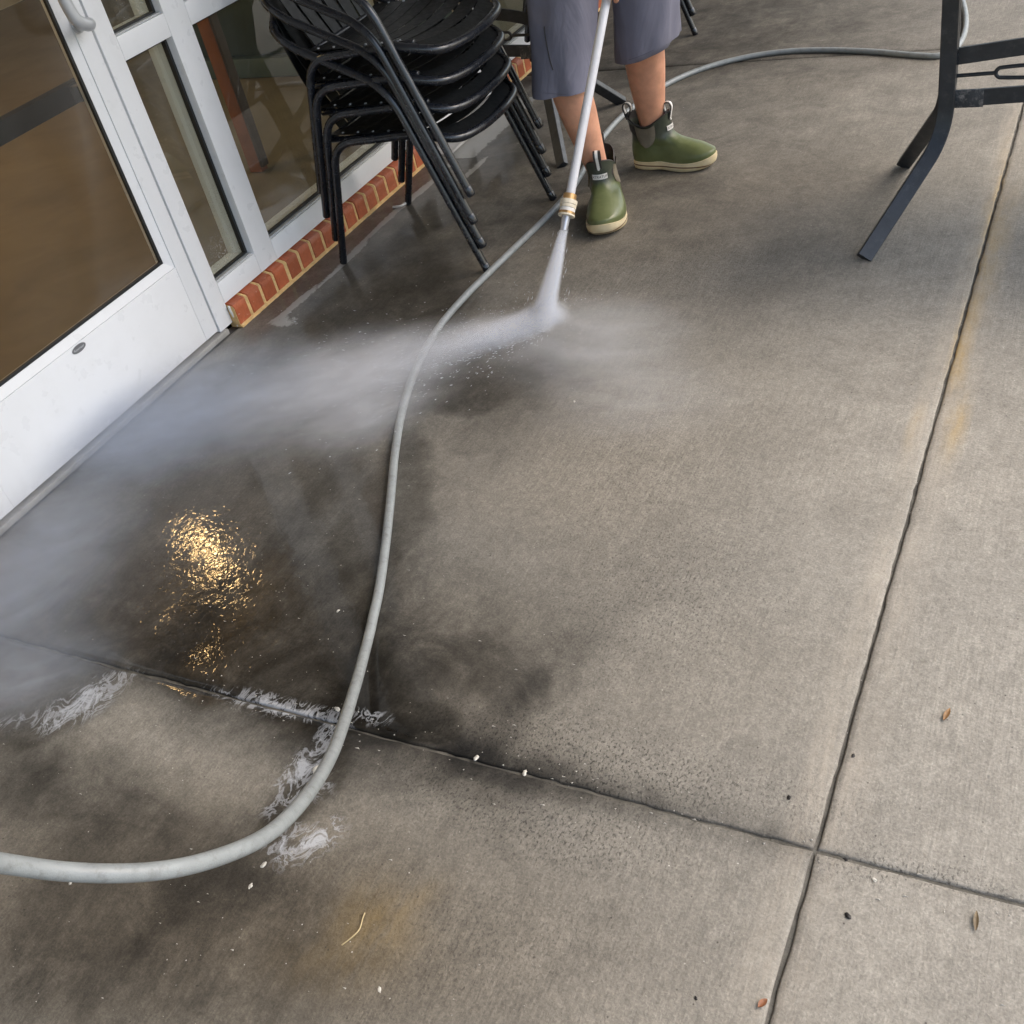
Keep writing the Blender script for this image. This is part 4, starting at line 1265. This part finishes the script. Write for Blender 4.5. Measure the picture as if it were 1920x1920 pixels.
def on_surface(px, py, lift=.001):
    d = Vector(CM.T @ np.array([(px - 960) / CF, (py - 960) / CF, 1.0])).normalized()
    ok, loc, nrm, _ = so.ray_cast(L((0, 0, CH)), d)
    return loc + nrm * lift if ok else None
bpy.context.view_layer.update()
seam = [on_surface(x, y) for x, y in ((1021, 50), (1022, 62), (1024, 76), (1027, 92), (1030, 106), (1033, 118), (1037, 131))]
seam = [p for p in seam if p is not None]
if len(seam) > 3:
    MB().tube(spline(seam, 4), .0016, 8, round_end=True).build('pocket_zip', M['rubber_dark'], pr, 60)
for row in (((1002, 172), (1020, 174), (1040, 176), (1060, 177), (1080, 177)), ((1160, 118), (1180, 112), (1200, 105), (1225, 94), (1250, 83))):
    st_ = [on_surface(x, y, .0004) for x, y in row]
    st_ = [p for p in st_ if p is not None]
    if len(st_) > 3:
        MB().tube(spline(st_, 4), .0007, 6).build('hem_stitch', simple('grey stitching', (.09, .09, .12), .9), pr, 60)
# boots ---------------------------------------------------------------
def boot(loc, heading, WK=1.17):
    """local: heel at x=0, toe at x=.30, y across"""
    root = bpy.data.objects.new('boot', None); col.objects.link(root); root.parent = pr
    root.empty_display_size = .05
    root.location = L(loc); root.rotation_euler = (0, 0, heading)
    n = 56
    def WKz(z): return WK + (1.03 - WK) * min(1, max(0, (z - .085) / .05))
    def outline(z, xb, xf, wh, wf, grow=0.0):
        """plan outline: back xb, front xf, half width at heel wh, at ball wf"""
        pts = []
        Ln = xf - xb
        for k in range(n):
            a = 2 * math.pi * k / n
            ca, sa = math.cos(a), math.sin(a)
            e = 2.35
            den = (abs(ca) ** e + abs(sa) ** e) ** (1 / e)
            u = (ca / den + 1) / 2
            x = xb + Ln * u
            wid = wh + (wf - wh) * (1 / (1 + math.exp(-(u - .45) * 9)))
            waist = 1 - .10 * math.exp(-((u - .40) / .14) ** 2)
            y = (sa / den) * (wid * waist + grow) + .008 * math.sin(math.pi * min(1, u)) * (1 if Ln > .2 else 0)
            pts.append(Vector((x, y, z)))
        return pts
    # sole
    S = MB()
    def spring(pts, zoff, amt=1.0):
        out = []
        for p in pts:
            t = max(0, (p.x - .19) / .11)
            out.append(Vector((p.x, p.y, p.z + zoff + .020 * t * t * amt + .004 * math.exp(-((p.x - .11) / .03) ** 2))))
        return out
    S.loft([spring(outline(0, .008, .285, .034 * WK, .047 * WK), 0, .8), spring(outline(0, .002, .296, .038 * WK, .052 * WK), .004), spring(outline(0, 0, .300, .039 * WK, .0535 * WK), .016), spring(outline(0, .001, .300, .039 * WK, .053 * WK), .029), spring(outline(0, .006, .294, .035 * WK, .048 * WK), .031)])
    S.build('sole', M['sole'], root, 50)
    U = MB()
    lv = [  # z, back, front, heel w, ball w
        (.029, .003, .296, .0365, .0505), (.040, .001, .296, .0375, .0515), (.052, .000, .294, .038, .0510), (.064, .000, .285, .038, .0480),
        (.074, .001, .268, .0375, .043), (.083, .002, .240, .037, .0385), (.092, .004, .208, .0365, .035), (.102, .006, .183, .036, .034), (.115, .008, .160, .036, .035),
        (.132, .008, .150, .0375, .037), (.150, .004, .147, .040, .040), (.168, -.001, .148, .0435, .0435), (.184, -.006, .151, .047, .047)]
    rings = []
    for z, b_, f_, wh, wf in lv:
        o = outline(z, b_, f_, wh, wf)
        if z < .06: o = spring(o, 0, 1.0 if z < .045 else .55)
        if z > .14:   # rim dips at the sides
            k_ = (z - .14) / .044
            for p in o:
                u = (p.x - b_) / (f_ - b_)
                p.z -= .034 * k_ * max(0.0, math.sin(math.pi * u)) ** 1.5
                p.z += .006 * k_ * (1 if u > .5 else .6)
        for p in o:
            p.y *= WKz(z)
            s_ = mn.noise(Vector((p.x * 14, p.y * 14, p.z * 22 + heading)))
            p.y += s_ * .0022; p.z += s_ * .0012 if .04 < z < .14 else 0
            # flex crease over the ball
            p.z -= .0035 * math.exp(-((p.x - .205) / .009) ** 2) if .05 < z < .09 else 0
        rings.append(o)
    U.loft(rings, True, False)
    rim = rings[-1]; cc = Vector((.072, 0, .17))
    inn = [v + (Vector((cc.x, 0, v.z)) - v).normalized() * .0035 for v in rim]
    low = [v + (Vector((cc.x, 0, v.z)) - v).normalized() * .010 + Vector((0, 0, -.05)) for v in rim]
    up = U.build('upper', M['boot'], root, 60)
    MB().loft([[v + Vector((0, 0, .0004)) for v in rim], [v + Vector((0, 0, .0025)) for v in inn], low], False, False).build('lining', M['rubber_dark'], root, 60)
    # elastic side gores: patches that follow the shaft
    for s in (-1, 1):
        G = MB(); rows = []
        for i in range(9):
            t = i / 8
            row = []
            for j in range(9):
                v_ = j / 8 * 2 - 1
                hw_ = .034 * math.sqrt(max(.03, 1 - (1 - t) ** 3)) + .002
                x = .073 + v_ * hw_
                zt = .150 + .012 * v_ * v_; zb = .086
                z = zb + (zt - zb) * t
                yw = np.interp(z, [q_[0] for q_ in lv], [q_[3] for q_ in lv])
                y = s * (yw * WKz(z) + .0058 - .006 * abs(v_) ** 4)
                row.append(Vector((x, y, z)))
            rows.append(row)
        vs = [v for r_ in rows for v in r_]
        vs2 = [v - Vector((0, s * .003, 0)) for v in vs]
        fs = [(i * 9 + j, i * 9 + j + 1, (i + 1) * 9 + j + 1, (i + 1) * 9 + j) for i in range(8) for j in range(8)]
        G.add(vs, fs)
        G.build('elastic_gore', M['gore'], root, 60)
    # pull loops
    for xx, sgn in ((.150, 1), (-.004, -1)):
        pts = [(xx, 0, .168), (xx + sgn * .006, 0, .190), (xx + sgn * .010, 0, .208), (xx + sgn * .004, 0, .221), (xx - sgn * .010, 0, .221), (xx - sgn * .017, 0, .208), (xx - sgn * .013, 0, .190), (xx - sgn * .008, 0, .175)]
        pp = spline(pts, 5)
        lp = MB().sweep(pp, [(-.0011, -.010), (.0011, -.010), (.0011, .010), (-.0011, .010)], up=(1, 0, .0)) if False else MB()
        # strip built by hand: constant direction across is y
        T = []
        rings_ = []
        for i, p in enumerate(pp):
            a = pp[max(i - 1, 0)]; c = pp[min(i + 1, len(pp) - 1)]
            tg = (c - a).normalized(); nn = Vector((tg.z, 0, -tg.x)) * .0012
            rings_.append([p + nn + Vector((0, -.011, 0)), p + nn + Vector((0, .011, 0)), p - nn + Vector((0, .011, 0)), p - nn + Vector((0, -.011, 0))])
        lp.loft(rings_)
        lo = lp.build('pull_loop', M['rubber_dark'], root, 50)
        rings_ = []
        for i, p in enumerate(pp):
            a = pp[max(i - 1, 0)]; c = pp[min(i + 1, len(pp) - 1)]
            tg = (c - a).normalized(); nn = Vector((tg.z, 0, -tg.x)) * (.0017 * sgn)
            nn = Vector((tg.z, 0, -tg.x)) * .0019
            rings_.append([p + nn + Vector((0, -.0045, 0)), p + nn + Vector((0, .0045, 0)), p - nn + Vector((0, .0045, 0)), p - nn + Vector((0, -.0045, 0))])
        MB().loft(rings_[:-6]).build('stripe', M['trim'], lo, 50)
        MB().tube([(xx + sgn * .001, 0, .166), (xx + sgn * .0035, 0, .166)], .0035, 10).build('stud', M['trim'], lo, 50)
    # white label on the front of the shaft
    fl = MB(); rows = []
    for j in range(9):
        a = (j / 8 - .5) * 1.25
        rows.append([Vector((.108 + .0425 * math.cos(a) + .003, .0385 * 1.05 * math.sin(a), z)) for z in (.134, .1505)])
    vs = [v for r_ in rows for v in r_] + [v + Vector((.0014, 0, 0)) for r_ in rows for v in r_]
    fs = [(j * 2, j * 2 + 2, j * 2 + 3, j * 2 + 1) for j in range(8)] + [(18 + j * 2, 18 + j * 2 + 1, 18 + j * 2 + 3, 18 + j * 2 + 2) for j in range(8)]
    fl.add(vs, fs).build('name_label', M['trim'], root, 60)
    cu = bpy.data.curves.new('label_lettering', 'FONT'); cu.body = 'XTRATUF'; cu.size = .0115; cu.align_x = 'CENTER'; cu.align_y = 'CENTER'; cu.shear = .2
    cu.materials.append(M['rubber_dark'])
    to = bpy.data.objects.new('label_lettering', cu); col.objects.link(to); to.parent = root
    # bend the word round the shaft
    dg = bpy.context.evaluated_depsgraph_get(); dg.update()
    tm = bpy.data.meshes.new_from_object(to.evaluated_get(dg))
    bpy.data.objects.remove(to)
    for v in tm.vertices:
        a = v.co.x / .0405; zz_ = v.co.y
        v.co = Vector((.108 + .0425 * math.cos(a) + .0052, .0385 * 1.05 * math.sin(a), .1423 + zz_))
    link('label_lettering', tm, M['rubber_dark'], root)
    return root
hR = math.atan2(2.853 - 3.13, -1.333 - -1.42)
boot((-1.436, 3.130, 0), hR, 1.30)
boot((-1.440, 3.392, 0), R(-3))

# ------------------------------------------------------------------ loose bits on the slab
def leaf(px, py, ln, wd_, rot, colr, label, curl=.12):
    c = P(px, py, .002)
    rows = []
    n = 9
    for i in range(n):
        t = i / (n - 1)
        w_ = wd_ * math.sin(math.pi * min(1, t * .96 + .02)) ** .8
        z = .0015 + curl * ln * (t - .5) ** 2 * 2
        rows.append([Vector((ln * (t - .5), -w_, z + w_ * .5)), Vector((ln * (t - .5), -w_ * .5, z + w_ * .12)), Vector((ln * (t - .5), 0, z)), Vector((ln * (t - .5), w_ * .5, z + w_ * .15)), Vector((ln * (t - .5), w_, z + w_ * .6))])
    vs = [v for r_ in rows for v in r_]; vs2 = [v + Vector((0, 0, .0005)) for v in vs]
    fs = [(i * 5 + j, (i + 1) * 5 + j, (i + 1) * 5 + j + 1, i * 5 + j + 1) for i in range(n - 1) for j in range(4)]
    o = MB().add(vs, fs).add(vs2, fs).build('dry_leaf', simple('dry leaf', colr, .6, 0, .4, 120, bump=.3, bscale=200), None, 60)
    o.location = (c.x, c.y, .001); o.rotation_euler = (0, 0, rot)
    tag(o, label, 'leaf', 'dry leaves on the slab')
leaf(1775, 1341, .028, .0042, R(78), (.24, .13, .05), 'slim ochre dry leaf right of the long joint')
leaf(1430, 1882, .017, .0045, R(60), (.27, .11, .05), 'small orange dry leaf beside the joint at the near edge')
leaf(1830, 1728, .030, .0035, R(95), (.15, .11, .06), 'thin dull brown dry leaf on the near slab')

def chip(px, py, size, colr, label, cat, grp, name='debris_chip', h=.5, el=1.6):
    c = P(px, py, 0)
    bm = bmesh.new(); size = size * .66; bmesh.ops.create_icosphere(bm, subdivisions=2, radius=size)
    for v in bm.verts:
        nn = mn.noise(v.co * (2.2 / size) + Vector((px, py, 0)))
        v.co *= 1 + nn * .7
        v.co.z *= h; v.co.x *= el
    me = bpy.data.meshes.new(name); bm.to_mesh(me); bm.free()
    o = link(name, me, colr, None, 40)
    o.location = (c.x, c.y, size * h * .6); o.rotation_euler = (0, 0, random.uniform(0, 3))
    tag(o, label, cat, grp)
dk = simple('dark crumb', (.012, .01, .01), .6, 0, .3, 60)
wh = simple('white crumb', (.52, .50, .45), .7, 0, .2, 60)
for px, py, s, lab in ((1590, 1718, .0055, 'large dark crumb below the crossing of the joints'), (1600, 1417, .004, 'dark crumb right of the long joint'), (1479, 1496, .004, 'dark crumb left of the long joint above the cross joint'),
                       (1305, 1872, .0028, 'small dark crumb on the near slab'), (1586, 1612, .0035, 'dark crumb lying in the cross joint')):
    chip(px, py, s, dk, lab, 'crumb', 'dark crumbs on the slab', 'dark_crumb')
for px, py, s, lab in ((893, 1422, .0055, 'white pebble lying in the cross joint'), (984, 1450, .005, 'long white fleck at the edge of the cross joint'), (133, 1655, .0045, 'white chip below the raised hose'), (592, 1443, .007, 'white foam clot against the hose'),
                       (1077, 753, .004, 'white fleck on the open slab below the jet'), (495, 1622, .0055, 'pale slim chip beside the foam'), (470, 1662, .0045, 'pale broken chip below the foam'), (634, 1146, .004, 'white crumb left of the hose'),
                       (633, 1330, .006, 'white foam clot above the joint by the hose'), (712, 1856, .004, 'tan chip on the nearest slab'), (1640, 1650, .0035, 'white chip under the cross joint')):
    chip(px, py, s, wh, lab, 'chip', 'white chips on the slab', 'white_chip', .5, 1.8)
sw = MB().tube(spline([P(641, 1772, .003), P(660, 1757, .006), P(674, 1742, .007), P(680, 1722, .004), P(684, 1712, .003)], 6), .0011, 8, round_end=True).build('straw', simple('dry straw', (.45, .36, .2), .6), None, 60)
tag(sw, 'thin curved straw on the rust stained slab', 'straw')
pc = MB().tube(spline([P(737, 388, .004), P(752, 386, .008), P(765, 378, .009)], 5), .004, 8, round_end=True).build('paper_scrap', M['trim'], None, 60)
pc.scale = (1, 1, 1)
tag(pc, 'white scrap by the rear foot of the lowest chair', 'scrap')

# fine grit: too many to count
gm_ = MB()
rr = random.Random(3)
def grit(cx, cy, s, m):
    vs = [(cx + rr.uniform(-s, s), cy + rr.uniform(-s, s), 0.0002) for _ in range(3)]
    c = Vector((cx, cy, 0)); a0 = rr.uniform(0, 6.28)
    el = rr.choice([1, 1, 1.6, 3.0])
    vs = [(cx + s * el * math.cos(a0 + k * 2.09) * rr.uniform(.7, 1), cy + s * math.sin(a0 + k * 2.09) * rr.uniform(.7, 1), .0005) for k in range(3)]
    vs.append((cx, cy, s * .8))
    gm_.add(vs, [(0, 1, 3), (1, 2, 3), (2, 0, 3), (0, 2, 1)], m)
for _ in range(2600):
    x = rr.uniform(-2.25, .6); y = rr.uniform(.2, 4.2)
    if mn.noise(Vector((x * 1.7, y * 1.7, 4))) < -.05 and rr.random() < .6: continue
    grit(x, y, rr.choice([.0008, .001, .0012, .0018]), 0 if rr.random() < .55 else 1)
for _ in range(130):
    y = rr.gauss(JY0, .03); x = rr.uniform(-1.5, .5)
    grit(x, y, rr.choice([.0012, .0016, .0024]), 0 if rr.random() < .6 else 1)
go_ = gm_.build('grit', [simple('pale grit', (.42, .40, .36), .8, 0, .3, 60), dk], None, None)
tag(go_, 'fine pale and dark grit scattered over the concrete', 'grit', None, 'stuff')
